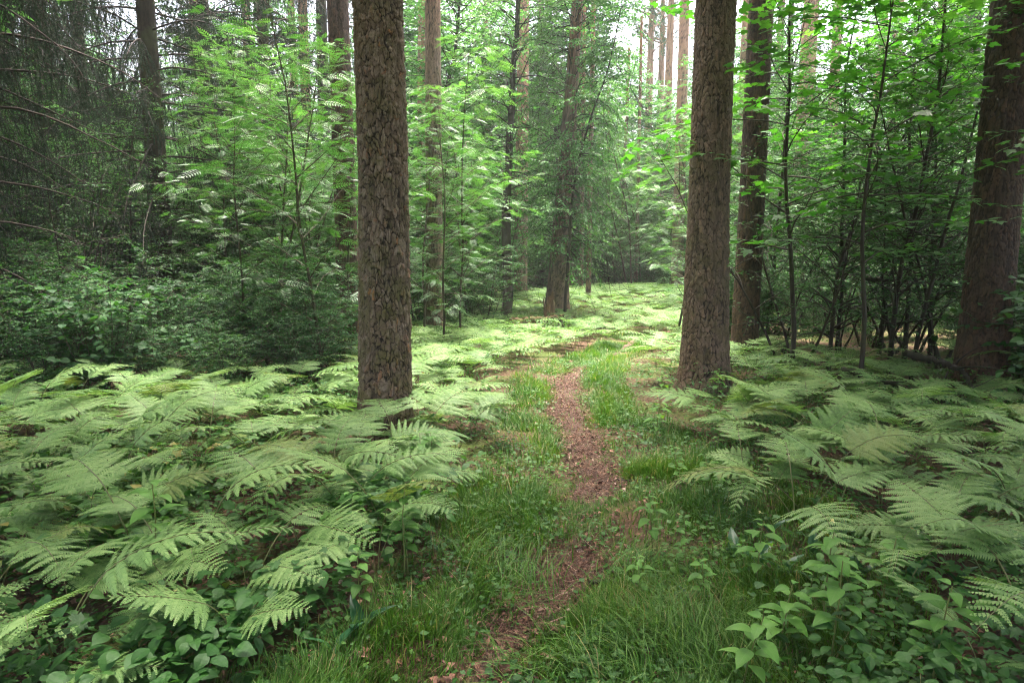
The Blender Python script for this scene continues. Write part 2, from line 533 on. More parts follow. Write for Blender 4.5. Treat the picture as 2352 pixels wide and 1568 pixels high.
def grow(seed, tall, base=0.3, radius=1.0, nbranch=24, leaf=T_DIA, leaf_len=0.07, per_twig=7, twig_gap=0.13, twig_len=0.3,
         stems=1, r0=0.02, elev=(25, 55), lift=-0.35, lean=0.0, tilt=0.35, spread=0.5, top_round=0.7, droop=0.0, wood_sides=6, hang=0, bare=0.25,
         leafdown=0.15, stem_wob=0.05, double=False, az_range=None):
    rng = np.random.default_rng(seed)
    wood, fol = MB(), MB()
    P = []; D = []
    for s in range(stems):
        a0 = 2 * PI * s / max(1, stems) + rng.uniform(0, 1)
        d0 = np.array([math.cos(a0) * spread, math.sin(a0) * spread, 1.0]) if stems > 1 else np.array([lean, lean * 0.4, 1.0])
        hs = tall * (rng.uniform(0.75, 1.0) if stems > 1 else 1)
        ns = max(8, int(hs / 0.35))
        st = bend((rng.normal(0, 0.05), rng.normal(0, 0.05), -0.1) if stems > 1 else (0, 0, -0.15), d0, hs + 0.1, ns, rng, stem_wob, 0.25 if stems > 1 else 0.12)
        rr = r0 * (1 - np.linspace(0, 1, len(st)) ** 1.2 * 0.88)
        rr[0] *= 1.25
        tube(wood, st, rr, wood_sides, rng.random())
        nb = nbranch // stems
        for k in range(nb):
            f = base + (1 - base) * (k + rng.random()) / nb
            q = f * (len(st) - 1); i = min(int(q), len(st) - 2)
            p0 = st[i] * (1 - q + i) + st[i + 1] * (q - i)
            az = k * 2.399 + rng.uniform(-0.5, 0.5)
            if az_range:
                az = rng.uniform(*az_range)
            g = (f - base) / (1 - base)
            prof = (1 - g ** 2) ** top_round * (0.65 + 0.7 * g if g < 0.5 else 1.0)
            L = radius * max(0.22, prof) * rng.uniform(0.7, 1.15)
            el = R(rng.uniform(*elev))
            d = np.array([math.cos(az) * math.cos(el), math.sin(az) * math.cos(el), math.sin(el)])
            nb_ = max(4, int(L / 0.2))
            bp = bend(p0, d, L, nb_, rng, 0.10, lift)
            tube(wood, bp, np.linspace(min(0.017, max(0.004, rr[i] * 0.5)), 0.0022, len(bp)), 4 if L > 0.6 else 3, rng.random())
            nt = max(2, int(L / twig_gap))
            for j in range(nt + 1):
                fj = bare + (1 - bare) * j / nt
                q2 = fj * (len(bp) - 1); i2 = min(int(q2), len(bp) - 2)
                tp = bp[i2] * (1 - q2 + i2) + bp[i2 + 1] * (q2 - i2)
                bd = nrm(bp[i2 + 1] - bp[i2])
                side = nrm(np.cross(bd, [0, 0, 1.0])) * (1 if j % 2 else -1)
                if j == nt:
                    side = side * 0.0
                td = nrm(bd * 0.75 + side + rng.normal(0, 0.18, 3) + np.array([0, 0, droop]))
                tl = twig_len * rng.uniform(0.6, 1.2)
                tw = bend(tp, td, tl, 3, rng, 0.12, -0.2)
                tube(wood, tw, np.linspace(0.0024, 0.0012, 4), 3, rng.random())
                m = per_twig
                fr = (np.arange(m) + 0.6) / m
                q3 = fr * 3; i3 = np.minimum(q3.astype(int), 2); w3 = (q3 - i3)[:, None]
                lp = tw[i3] * (1 - w3) + tw[i3 + 1] * w3
                sd = nrm(np.cross(td, [0, 0, 1.0])) * np.where(np.arange(m) % 2, 1, -1)[:, None]
                sd[-1] = td
                ld = nrm(td * 0.55 + sd + rng.normal(0, 0.22, (m, 3)) - np.array([0, 0, leafdown]))
                P.append(lp); D.append(ld)
        if hang:
            for k in range(hang):
                q = rng.uniform(base, 0.95) * (len(st) - 1); i = int(q)
                p0 = st[i] + rng.normal(0, radius * 0.4, 3) * np.array([1, 1, 0.2])
                hp = bend(p0, [rng.normal(0, 0.5), rng.normal(0, 0.5), -0.4], rng.uniform(0.8, 2.0), 7, rng, 0.14, -1.2)
                tube(wood, hp, np.linspace(0.006, 0.002, 8), 3, rng.random())
    P = np.concatenate(P); D = np.concatenate(D)
    M = leaf_batch(P, D, rng, tilt)
    # leaves of one branch share a tone, single leaves vary round it
    tone = fbm(P[:, 0] * 1.1 + seed, P[:, 2] * 1.1 + P[:, 1], seed, 2) * 0.9 + 0.5 + rng.normal(0, 0.17, len(P))
    scatter(fol, leaf, M, P, leaf_len * rng.uniform(0.65, 1.2, len(P)), np.clip(tone, 0, 1))
    return wood, fol


def woody(name, seed, mat_leaf, mat_wood, label, cat, parts=('stem', 'foliage'), group=None, loc=(0, 0, 0), rz=0, **kw):
    w, f = grow(seed, **kw)
    root = link(name, None, loc=loc, rz=rz)
    root.empty_display_size = 0.2
    link(parts[0], w.mesh(parts[0], mat_wood, True), root)
    link(parts[1], f.mesh(parts[1], mat_leaf), root)
    return tag(root, label, cat, group)


# ------------------------------------------------------------------ generators: trunks with plated bark
def cells(wu, wz, ncol, seed):
    ci = np.floor(wu); cj = np.floor(wz)
    F1 = np.full(wu.shape, 9.0); F2 = np.full(wu.shape, 9.0); ID = np.zeros(wu.shape); DZ = np.zeros(wu.shape); DU = np.zeros(wu.shape)
    for di in (-1, 0, 1):
        for dj in (-1, 0, 1):
            a = ci + di; b = cj + dj
            aw = np.mod(a, ncol)
            jx = hash2(aw, b, seed); jz = hash2(aw, b, seed + 1)
            dx = wu - (a + jx); dz = wz - (b + jz)
            d = (np.abs(dx) ** 3 + np.abs(dz) ** 3) ** (1 / 3)
            closer = d < F1
            F2 = np.where(closer, F1, np.minimum(F2, d))
            F1 = np.where(closer, d, F1)
            ID = np.where(closer, hash2(aw, b, seed + 2), ID)
            DZ = np.where(closer, dz, DZ); DU = np.where(closer, dx, DU)
    return F2 - F1, ID, DU, DZ


def bark_relief(u, z, ncol, rowh, seed, circ):
    """two sizes of bark plates; u in 0..1 round the trunk, z in metres -> (relief, plate number, crack)"""
    cu = u * ncol; cz = z / rowh
    hiu = fbm(u * circ * 45, z * 30, seed + 11, 3); hiz = fbm(u * circ * 45 + 9, z * 30, seed + 13, 3)
    wu = cu + 1.3 * fbm(cu * 0.8, cz * 0.9, seed + 5, 3) + 0.45 * hiu
    wz = cz + 1.5 * fbm(cu * 0.9, cz * 0.8, seed + 8, 3) + 0.45 * hiz
    e, ID, DU, DZ = cells(wu, wz, ncol, seed)
    e2, ID2, DU2, DZ2 = cells(wu * 2.0 + 0.5 * hiz, wz * 1.9 + 0.5 * hiu, ncol * 2, seed + 50)
    wv = np.clip(0.5 + 2.2 * fbm(cu * 0.7, cz * 0.5, seed + 31, 2), 0.12, 1.0)
    crack = np.clip(e / (0.03 + 0.20 * wv), 0, 1); crack = crack * crack * (3 - 2 * crack)
    furrow = np.clip(np.abs(fbm(cu * 0.8, cz * 0.2, seed + 37, 3)) / 0.05, 0, 1)
    crack = crack * (0.4 + 0.6 * furrow)
    c2 = np.clip(e2 / 0.10, 0, 1)
    plate = 0.5 + 0.4 * ID - 0.45 * DZ * (0.3 + ID) + 0.3 * DU * (ID2 - 0.5)
    flake = 0.5 * ID2 - 0.40 * DZ2 * (0.4 + ID2)
    fine = fbm(u * circ * 110, z * 80, seed + 20, 3)
    rel = crack * (0.55 * plate + 0.45 * flake * (0.6 + 0.4 * c2) + 0.22 * fine) + 0.08 * fine
    return rel, np.clip(0.6 * ID + 0.4 * ID2, 0, 1), np.clip(1 - crack * (0.72 + 0.28 * c2), 0, 1)


def trunk_mesh(name, pts, radii, mat, nu=48, rows=None, cell=(0.055, 0.10), depth=0.016, seed=1, flare=0.25, smooth=True):
    """pts: axis points (z rising), radii at them; rows: z levels along the axis"""
    pts = np.asarray(pts, float); radii = np.asarray(radii, float)
    zz = pts[:, 2]
    z = np.asarray(rows, float)
    cx = np.interp(z, zz, pts[:, 0]); cyy = np.interp(z, zz, pts[:, 1]); rr = np.interp(z, zz, radii)
    u = np.arange(nu) / nu
    U, Z = np.meshgrid(u, z)
    circ = 2 * PI * float(radii[0])
    rel, ID, cr = bark_relief(U, Z, max(6, int(circ / cell[0])), cell[1], seed, circ)
    A = U * 2 * PI + PI / 2
    lob = 1 + flare * np.exp(-np.maximum(Z, 0) / 0.22) * (0.75 + 0.35 * np.sin(A * 4 + seed) + 0.2 * np.sin(A * 7 + 2 * seed))
    big = 0.06 * fbm(np.cos(A) * 1.2 + 5, Z * 0.8 + np.sin(A) * 1.2, seed + 40, 3)
    RR = rr[:, None] * lob * (1 + big) + depth * (rel - 0.6)
    V = np.stack([cx[:, None] + RR * np.cos(A), cyy[:, None] + RR * np.sin(A), Z], -1)
    n = len(z)
    i = np.arange(n - 1)[:, None] * nu; j = np.arange(nu)[None]; j2 = (j + 1) % nu
    f = np.stack([i + j, i + j2, i + nu + j2, i + nu + j], -1).reshape(-1, 4)
    lc = np.stack([ID, cr ** 1.2, rel], -1)
    mb = MB(); mb.add(V.reshape(-1, 3), [f], lc.reshape(-1, 3))
    return mb.mesh(name, mat, smooth)


def rows_for(fine_to, step, top, coarse=0.25, start=-0.15):
    a = np.arange(start, fine_to, step)
    b = np.arange(fine_to, top + coarse, coarse)
    return np.concatenate([a, b])


def pine_crown(seed, z0, z1, rad, ntuft=520):
    rng = np.random.default_rng(seed)
    wood, fol = MB(), MB()
    P = []; D = []
    nb = 46
    for k in range(nb):
        f = (k + rng.random()) / nb
        z = z0 + (z1 - z0) * f
        az = k * 2.4 + rng.uniform(-0.4, 0.4)
        L = rad * (1 - f ** 2) ** 0.6 * rng.uniform(0.6, 1.1) * (0.6 + 0.4 * min(1, f * 3)) + 0.3
        d = np.array([math.cos(az), math.sin(az), 0.25])
        bp = bend((0, 0, z), d, L, 6, rng, 0.14, 0.3)
        tube(wood, bp, np.linspace(0.05, 0.012, 7), 4, 0.5)
        m = max(4, int(ntuft / nb))
        q = rng.uniform(0.35, 1.0, m) * 5.99; i = q.astype(int)
        base = bp[i] * (1 - (q - i))[:, None] + bp[i + 1] * (q - i)[:, None]
        P.append(base + rng.normal(0, 0.22, (m, 3)))
        D.append(nrm(d + rng.normal(0, 0.6, (m, 3)) + np.array([0, 0, 0.5])))
    P = np.concatenate(P); D = np.concatenate(D)
    nn = 14
    PP = np.repeat(P, nn, 0); DD = nrm(np.repeat(D, nn, 0) + rng.normal(0, 0.75, (len(P) * nn, 3)))
    M = frames(DD, rng.normal(0, 1, DD.shape))
    scatter(fol, tmpl_flat(0.14, 0.05), M, PP, rng.uniform(0.16, 0.34, len(PP)), np.clip(rng.normal(0.5, 0.22, len(PP)), 0, 1))
    return wood, fol


CROWNS = []
for k in range(3):
    w, f = pine_crown(900 + k, 9.0 + k, 17.0 + k, 2.6, 620)
    CROWNS.append((w.mesh('branches', M_PINE4, True), f.mesh('crown', M_PINENEEDLE)))


def pine(x, y, top_dx, top_dy, r_base, r_mid, mat, label, group=None, tall=18.0, nu=48, fine=(3.0, 0.02), cell=(0.055, 0.1), depth=0.014, seed=1, crown=0, name='pine_tree', flare=0.22, crown_rz=0.0, curve=0.0, crown_up=1.5, crown_s=0.75):
    """top_dx, top_dy: how far the axis has moved 10 m up"""
    z = np.array([-0.3, 0.0, 0.6, 2.0, 4.0, 8.0, 12.0, tall])
    s = z / 10.0
    pts = np.stack([top_dx * s + curve * np.sin(PI * np.clip(z / 6, 0, 1)), top_dy * s, z], 1)
    rad = np.interp(z, [-0.3, 0.0, 0.6, 2.0, 5.0, 10.0, tall], [r_base * 1.02, r_base, r_base * 0.97, r_mid, r_mid * 0.93, r_mid * 0.75, r_mid * 0.2])
    root = link(name, None, loc=(x, y, H(x, y)))
    link('trunk', trunk_mesh('trunk', pts, rad, mat, nu, rows_for(fine[0], fine[1], tall), cell, depth, seed, flare), root)
    if crown is not None:
        bm_, cm = CROWNS[crown % 3]
        dx = top_dx * 1.3
        c = link('crown', cm, root, loc=(dx, top_dy * 1.3, crown_up), rz=crown_rz, scale=(crown_s, crown_s, 1.0))
        link('branches', bm_, c)
    return tag(root, label, 'pine tree', group)


# ------------------------------------------------------------------ ground and path
def axis(a, b, fine_a, fine_b, fine, coarse):
    l = [fine_a]; s = fine
    while l[-1] > a:
        l.append(l[-1] - s); s = min(coarse, s * 1.12)
    r = list(np.arange(fine_a + fine, fine_b, fine)); s = fine
    while r[-1] < b:
        r.append(r[-1] + s); s = min(coarse, s * 1.12)
    return np.array(sorted(l) + r)


gx = axis(-88, 88, -4.5, 4.5, 0.06, 3.0)
gy = axis(-28, 98, 1.0, 14.0, 0.06, 3.0)
X, Y = np.meshgrid(gx, gy)
Z = height(X, Y) + 0.02 * fbm(X * 6, Y * 6, 71, 3) * (np.abs(X) < 7)
mb = MB()
n, m_ = X.shape
i = np.arange(n - 1)[:, None] * m_; j = np.arange(m_ - 1)[None]
mb.add(np.stack([X, Y, Z], -1).reshape(-1, 3), [np.stack([i + j, i + j + 1, i + m_ + j + 1, i + m_ + j], -1).reshape(-1, 4)])

mg, nt, out = newmat('forest_floor')
tc = nt.nodes.new('ShaderNodeTexCoord')
nA = noise(nt, 1.4, tc.outputs['Object'], 6, 0.65)
nB = noise(nt, 26.0, tc.outputs['Object'], 8, 0.75)
soil = ramp(nt, nB, [(0.25, (0.022, 0.014, 0.009)), (0.5, (0.070, 0.042, 0.024)), (0.75, (0.15, 0.088, 0.052))])
moss = ramp(nt, nB, [(0.25, (0.020, 0.036, 0.008)), (0.7, (0.085, 0.115, 0.022))])
cc = mixrgb(nt, ramp(nt, nA, [(0.46, (0, 0, 0)), (0.6, (1, 1, 1))]), soil, moss)
p = nt.nodes.new('ShaderNodeBsdfPrincipled'); p.inputs['Roughness'].default_value = 0.95
p.inputs['Specular IOR Level'].default_value = 0.2
nt.links.new(cc, p.inputs['Base Color'])
b = nt.nodes.new('ShaderNodeBump'); b.inputs['Strength'].default_value = 0.8; b.inputs['Distance'].default_value = 0.03
nt.links.new(nB, b.inputs['Height']); nt.links.new(b.outputs[0], p.inputs['Normal'])
nt.links.new(p.outputs[0], out.inputs[0])
ground = link('ground', mb.mesh('ground', mg, True)); ground['kind'] = 'structure'

mp_, nt, out = newmat('path_litter')
tc = nt.nodes.new('ShaderNodeTexCoord')
nA = noise(nt, 2.2, tc.outputs['Object'], 4, 0.6)
nB = noise(nt, 42.0, tc.outputs['Object'], 8, 0.78)
c1 = ramp(nt, nB, [(0.25, (0.024, 0.014, 0.009)), (0.5, (0.085, 0.047, 0.031)), (0.75, (0.18, 0.105, 0.072))])
c2 = ramp(nt, nB, [(0.25, (0.05, 0.045, 0.012)), (0.75, (0.17, 0.16, 0.045))])
cc = mixrgb(nt, ramp(nt, nA, [(0.52, (0, 0, 0)), (0.62, (1, 1, 1))]), c1, c2)
p = nt.nodes.new('ShaderNodeBsdfPrincipled'); p.inputs['Roughness'].default_value = 0.9
nt.links.new(cc, p.inputs['Base Color'])
b = nt.nodes.new('ShaderNodeBump'); b.inputs['Strength'].default_value = 0.9; b.inputs['Distance'].default_value = 0.02
nt.links.new(nB, b.inputs['Height']); nt.links.new(b.outputs[0], p.inputs['Normal'])
nt.links.new(p.outputs[0], out.inputs[0])


def path_half(y):
    """half width of the trodden strip along its length"""
    return np.interp(y, [1.2, 2.3, 2.6, 3.0, 3.3, 3.6, 4.1, 5.0, 6.5, 8.0, 8.8, 10.6, 11.2, 11.9, 12.4], [0.02, 0.03, 0.11, 0.12, 0.04, 0.05, 0.12, 0.10, 0.11, 0.10, 0.02, 0.02, 0.07, 0.06, 0.02])


def trodden(y):
    """how bare the path is along its length: the near end and one stretch are grown over"""
    return np.interp(y, [2.1, 2.5, 3.0, 3.25, 3.6, 3.9, 8.0, 8.8], [0.10, 0.85, 1.0, 0.35, 0.35, 1.0, 1.0, 0.3])


pm = MB()
ks = np.linspace(0, 1, 700)
tt = np.linspace(0, len(PATH) - 1, len(PATH))
ks = ks * float(np.searchsorted(PATH[:, 1], 12.3)) / (len(PATH) - 1)
pc = np.stack([np.interp(ks * (len(PATH) - 1), tt, PATH[:, 0]), np.interp(ks * (len(PATH) - 1), tt, PATH[:, 1])], 1)
pd = nrm(np.gradient(pc, axis=0)); pn = np.stack([-pd[:, 1], pd[:, 0]], 1)
hw = path_half(pc[:, 1]) * 1.1
NA = 11
rowsP = []
for a in np.linspace(-1, 1, NA):
    w = a * hw * (1 + 1.3 * fbm(pc[:, 0] * 4 + a * 3, pc[:, 1] * 4, 31, 3) * abs(a))
    q = pc + pn * w[:, None]
    rowsP.append(np.stack([q[:, 0], q[:, 1], height(q[:, 0], q[:, 1]) + 0.02 * fbm(q[:, 0] * 6, q[:, 1] * 6, 71, 3) + 0.006 + 0.010 * (1 - a * a) - 0.012 * (abs(a) > 0.95)], 1))
V = np.stack(rowsP, 1)
i = np.arange(len(ks) - 1)[:, None] * NA; j = np.arange(NA - 1)[None]
pm.add(V.reshape(-1, 3), [np.stack([i + j, i + NA + j, i + NA + j + 1, i + j + 1], -1).reshape(-1, 4)])
path = link('path', pm.mesh('path', mp_, True)); path['kind'] = 'structure'

# ------------------------------------------------------------------ the pines that frame the path
def px_of(x, y):
    return 1176 + FPX * x / (y * CP)


def zone(px):
    for lim, s in ((300, 'left of the spruce trunk'), (480, 'around the spruce trunk'), (800, 'between the spruce and the rough pine'),
                   (1120, 'behind the rough pine'), (1340, 'around the tree with hanging twigs'), (1570, 'beyond the end of the path'),
                   (1760, 'behind the two grey pines'), (2200, 'between the grey pines and the dark pine')):
        if px < lim:
            return s
    return 'behind the dark pine'


def row(y):
    return 'in the front row' if y < 9.5 else 'in the second row' if y < 15 else 'in the third row' if y < 22 else 'far back'


pine(x_at(877, 5.0), 5.0, -0.10, 0.0, 0.198, 0.178, M_PINE, 'rough-barked pine with flaking plates among ferns on the left of the path',
     nu=300, fine=(3.6, 0.006), cell=(0.042, 0.072), depth=0.027, flare=0.34, seed=11, crown=0, curve=0.05, crown_up=-2.0, crown_s=1.25)  # crown above the frame, lowered and widened to shade the foreground
pine(x_at(1627, 7.0), 7.0, 0.10, 0.2, 0.245, 0.205, M_PINE2, 'grey-brown pine with small bark scales right beside the path',
     nu=260, fine=(4.4, 0.009), cell=(0.048, 0.080), depth=0.025, flare=0.34, seed=23, crown=1, curve=-0.03, crown_up=-2.0, crown_s=1.25)  # this unseen crown too is set low and wide for foreground shade
pine(x_at(1717, 8.9), 8.9, 0.1, 0.0, 0.178, 0.160, M_PINE3, 'darker slim pine standing just behind the grey-brown pine',
     nu=130, fine=(5.4, 0.015), cell=(0.05, 0.10), depth=0.014, seed=31, crown=2)
pine(x_at(2272, 6.6), 6.6, 0.2, 0.1, 0.225, 0.203, M_PINE3, 'dark red-brown pine in deep shade at the right edge',
     nu=200, fine=(4.8, 0.011), cell=(0.040, 0.09), depth=0.022, seed=41, crown=0, crown_rz=1.5)
pine(x_at(800, 9.8), 9.8, -0.1, 0.0, 0.18, 0.155, M_PINE3, 'dark pine trunk half hidden behind the rough-barked pine',
     nu=110, fine=(5.6, 0.018), cell=(0.05, 0.11), depth=0.016, seed=51, crown=1, crown_rz=2.0)
pine(x_at(997, 12.0), 12.0, 0.06, 0.0, 0.175, 0.145, M_PINE2, 'slender pine behind bright rowan leaves with torn bark at its foot',
     nu=90, fine=(7.0, 0.024), cell=(0.055, 0.16), depth=0.014, seed=61, crown=2, crown_rz=0.7)

FAR = [  # px at eye level, distance, radius, lean 10 m up, label
    (1556, 20.5, 0.17, 0.0, 'pale pinkish pine trunk at the left of the grey-brown pine, far back'),
    (1520, 27.0, 0.18, 0.1, 'thin reddish pine trunk beyond the end of the path'),
    (1828, 17.0, 0.21, 0.1, 'bright orange upper pine trunk above the maple leaves'),
    (1895, 24.0, 0.20, 0.0, 'orange-brown pine trunk beside the brightest orange one'),
    (1985, 26.0, 0.19, 0.2, 'hazy grey pine trunk left of the right sky gap'),
    (2030, 22.0, 0.16, 0.0, 'orange-tinted pine trunk under the small sky gap on the right'),
    (2180, 23.0, 0.17, 0.1, 'orange pine trunk just left of the dark pine'),
    (1322, 24.0, 0.21, 0.1, 'hazy blue-grey trunk standing in the central sky gap'),
    (1240, 27.0, 0.17, 0.0, 'hazy trunk left of the central sky gap'),
    (1478, 30.0, 0.19, 0.1, 'faint pink trunk right of the central sky gap'),
    (1508, 33.0, 0.20, 0.0, 'second faint pink trunk right of the central sky gap'),
    (966, 19.0, 0.15, 0.2, 'orange pine trunk glimpsed left of the slender pine'),
    (18, 15.0, 0.16, -0.3, 'reddish pine trunk at the far left edge'),
    (120, 21.0, 0.18, 0.0, 'hazy pine trunk left of the spruce'),
    (468, 19.0, 0.15, 0.1, 'pinkish pine trunk right of the spruce'),
    (590, 24.0, 0.19, 0.0, 'thin pine trunk far behind the rowan saplings'),
    (715, 17.0, 0.13, 0.0, 'dark thin trunk low behind the rowan sapling stem'),
    (690, 22.0, 0.14, 0.0, 'second dark thin trunk behind the rowan saplings'),
    (1195, 19.5, 0.19, 0.1, 'broad grey trunk just behind the leaning dark tree'),
    (1352, 17.5, 0.065, 0.05, 'thin dark pole of a tree at the end of the path'),
    (1336, 19.5, 0.055, 0.0, 'very thin dark pole beside the one ending the path'),
    (1425, 26.0, 0.07, 0.2, 'young pole-like trunk beyond the path in pale haze'),
    (1400, 30.0, 0.08, -0.2, 'pale young trunk deep beyond the path'),
    (1462, 23.0, 0.06, 0.0, 'brown pole-like trunk beyond the path'),
    (1118, 30.0, 0.18, 0.0, 'faint trunk behind the bright foliage at centre left'),
    (1690, 21.0, 0.20, 0.1, 'grey-pink trunk seen between the two grey pines'),
    (2120, 31.0, 0.20, 0.0, 'faint trunk in the sky gap near the dark pine'),
    (1770, 29.0, 0.20, 0.0, 'faint orange trunk right of the slim dark pine'),
]
for k, (px, y, r, lean, lab) in enumerate(FAR):
    thin = r < 0.1
    pine(x_at(px, y), y, lean, 0.0, r * 1.08, r, M_PINE4 if not thin else M_PINE2, lab, 'pine trunks deeper in the forest', tall=(16.5 if not thin else 9.0), nu=28 if y > 20 else 40,
         fine=(9.0, 0.06), cell=(0.07, 0.16), depth=0.012, seed=200 + k * 7, crown=None if thin else k, crown_rz=k * 1.3, crown_up=3.5 if y < 30 else 1.0, crown_s=(0.35 if 1100 < px < 1620 and y < 28 else 0.5 if y < 22 else 0.7))

# ------------------------------------------------------------------ spruces
def spruce(seed, tall=17.0, r0=0.19, reach=2.6, bare_to=2.2, fine_to=9.0, near=False):
    rng = np.random.default_rng(seed)
    wood, fol, dead = MB(), MB(), MB()
    z = np.arange(0.5, tall - 0.5, 0.30)
    P = []; D = []; S = []
    T4 = []
    for k, zz in enumerate(z):
        nb = rng.integers(3, 6)
        for q in range(nb):
            az = k * 1.1 + q * 2 * PI / nb + rng.uniform(-0.35, 0.35)
            L = reach * (1 - zz / tall) ** 0.6 * rng.uniform(0.6, 1.1)
            isdead = zz < bare_to * rng.uniform(0.7, 1.25)
            if isdead:
                if rng.random() < 0.35:
                    continue
                L *= rng.uniform(0.35, 0.95)
            el = rng.uniform(-0.1, 0.3) if zz > 3 else rng.uniform(-0.05, 0.35)
            d = np.array([math.cos(az), math.sin(az), el])
            bp = bend((0, 0, zz + rng.uniform(-0.1, 0.1)), d, L, 9, rng, 0.05, -0.75 if zz < 8 else -0.3)
            tube(dead if isdead else wood, bp, np.linspace(0.018 if L > 1.2 else 0.011, 0.003, 10), 4, rng.random())
            nt = int(L / ((0.048 if near else 0.055) if zz < fine_to else 0.16))
            for j in range(nt):
                f = 0.15 + 0.85 * (j + rng.random()) / nt
                qq = f * 8.99; i = int(qq)
                tp = bp[i] * (1 - qq + i) + bp[i + 1] * (qq - i)
                bd = nrm(bp[i + 1] - bp[i]); sd = nrm(np.cross(bd, [0, 0, 1.0])) * (1 if j % 2 else -1)
                if isdead:
                    if rng.random() < 0.4:
                        tw = bend(tp, bd * 0.5 + sd * rng.uniform(0.3, 1) + np.array([0, 0, rng.uniform(-0.9, 0.1)]), rng.uniform(0.15, 0.5), 4, rng, 0.15, -0.5)
                        tube(dead, tw, np.linspace(0.0035, 0.0014, 5), 3, rng.random())
                    continue
                hang = rng.uniform(0.28, 0.75) * (1.0 if zz < fine_to else 1.3) * (0.6 + 0.4 * (1 - f))
                dd = nrm(sd * rng.uniform(0.15, 0.6) + bd * 0.35 + np.array([0, 0, -rng.uniform(0.7, 1.4)]))
                tw = bend(tp, dd, hang, 4, rng, 0.10, -0.5)
                tube(wood, tw, np.linspace(0.003, 0.0015, 5), 3, rng.random())
                m = int(hang / 0.0062) if zz < fine_to else int(hang / 0.022)
                if rng.random() < 0.2:
                    m = m // 4
                elif near and zz < fine_to:
                    m = int(m * 2.2)
                s = rng.uniform(0.05, 1, m) * 3.99; i3 = s.astype(int)
                lp = tw[i3] * (1 - (s - i3))[:, None] + tw[i3 + 1] * (s - i3)[:, None]
                P.append(lp); D.append(nrm(dd * 0.75 + rng.normal(0, 0.55, (m, 3))))
                S.append(np.full(m, (0.026 if near else 0.042) if zz < fine_to else 0.09)); T4.append(np.full(m, rng.uniform(0.1, 0.8)))
    P = np.concatenate(P); D = np.concatenate(D); S = np.concatenate(S); T4 = np.concatenate(T4)
    v = np.array([[0, -0.11, 0], [0, 0.11, 0], [1, 0, 0.0]])
    scatter(fol, (v * np.array([1, 0.75 if near else 1, 1]), [np.array([[0, 1, 2]])], np.zeros((3, 2))), frames(D, np.random.default_rng(1).normal(0, 1, D.shape)), P, S, np.clip(T4 + rng.normal(0, 0.12, len(P)), 0, 1))
    zt = np.array([-0.3, 0, 0.5, 2, 6, 10, tall]); rt = r0 * np.array([1.2, 1.12, 1.02, 0.95, 0.75, 0.5, 0.08])
    pts = np.stack([0.03 * np.sin(zt), 0 * zt, zt], 1)
    tr = trunk_mesh('trunk', pts, rt, M_SPRUCE, 64, rows_for(6.0, 0.03, tall), (0.03, 0.04), 0.008, seed, 0.2)
    return tr, wood.mesh('branches', M_TWIG, True), dead.mesh('dead_branches', M_TWIG, True), fol.mesh('crown', M_NEEDLE)


SPR = [spruce(71), spruce(72, 15.5, 0.15, 2.9, 1.2, 8.5), spruce(73, 15.0, 0.17, 3.1, 2.3, 6.0, True)]


def place_spruce(kind, x, y, rz, label, scale=1.0, group='dark spruces'):
    tr, br, de, fo = SPR[kind]
    root = link('spruce_tree', None, loc=(x, y, H(x, y)), rz=rz, scale=scale)
    link('trunk', tr, root); c = link('crown', fo, root); link('branches', br, c); link('dead_branches', de, root)
    return tag(root, label, 'spruce', group)


place_spruce(2, x_at(369, 11.0), 11.0, 0.4, 'dark spruce with mossy trunk and drooping dead branches')
place_spruce(2, x_at(130, 12.6), 12.6, 5.2, 'spruce with sweeping dark boughs a little left of the mossy spruce', 1.05)
place_spruce(2, x_at(-50, 10.8), 10.8, 0.9, 'spruce with a dense dark curtain of boughs at the left edge', 1.0)
place_spruce(1, x_at(625, 14.5), 14.5, 2.0, 'spruce with hanging dark boughs between the mossy spruce and the rough pine')
place_spruce(1, x_at(60, 14.0), 14.0, 1.0, 'shaded spruce with drooping boughs left of the mossy spruce trunk', 1.05)
place_spruce(0, x_at(900, 24.0), 24.0, 1.0, 'hazy spruce hidden behind the rough-barked pine', 1.0)
place_spruce(2, -5.7, 7.0, 4.0, 'spruce reaching its boughs in at the far left edge', 1.0)
place_spruce(1, x_at(1790, 22.0), 22.0, 3.0, 'spruce behind the bright maple leaves by the slim dark pine', 0.95)
place_spruce(2, x_at(215, 15.5), 15.5, 2.2, 'spruce with dense dark boughs just left behind the mossy spruce')
place_spruce(2, x_at(495, 16.0), 16.0, 3.1, 'spruce with dark boughs just right behind the mossy spruce')
place_spruce(0, x_at(755, 17.5), 17.5, 4.1, 'spruce with dark boughs close left of the rough-barked pine')
place_spruce(0, x_at(2200, 17.0), 17.0, 5.0, 'spruce deep in shade behind the dark pine', 0.95)

# ------------------------------------------------------------------ woody undergrowth: a library of grown plants, each placed many times
LIB = {}


def lib(kind, seeds, mat_leaf, mat_wood, **kw):
    LIB[kind] = []
    for s in seeds:
        w, f = grow(s, **kw)
        LIB[kind].append((w.mesh('stem', mat_wood, True), f.mesh('foliage', mat_leaf)))


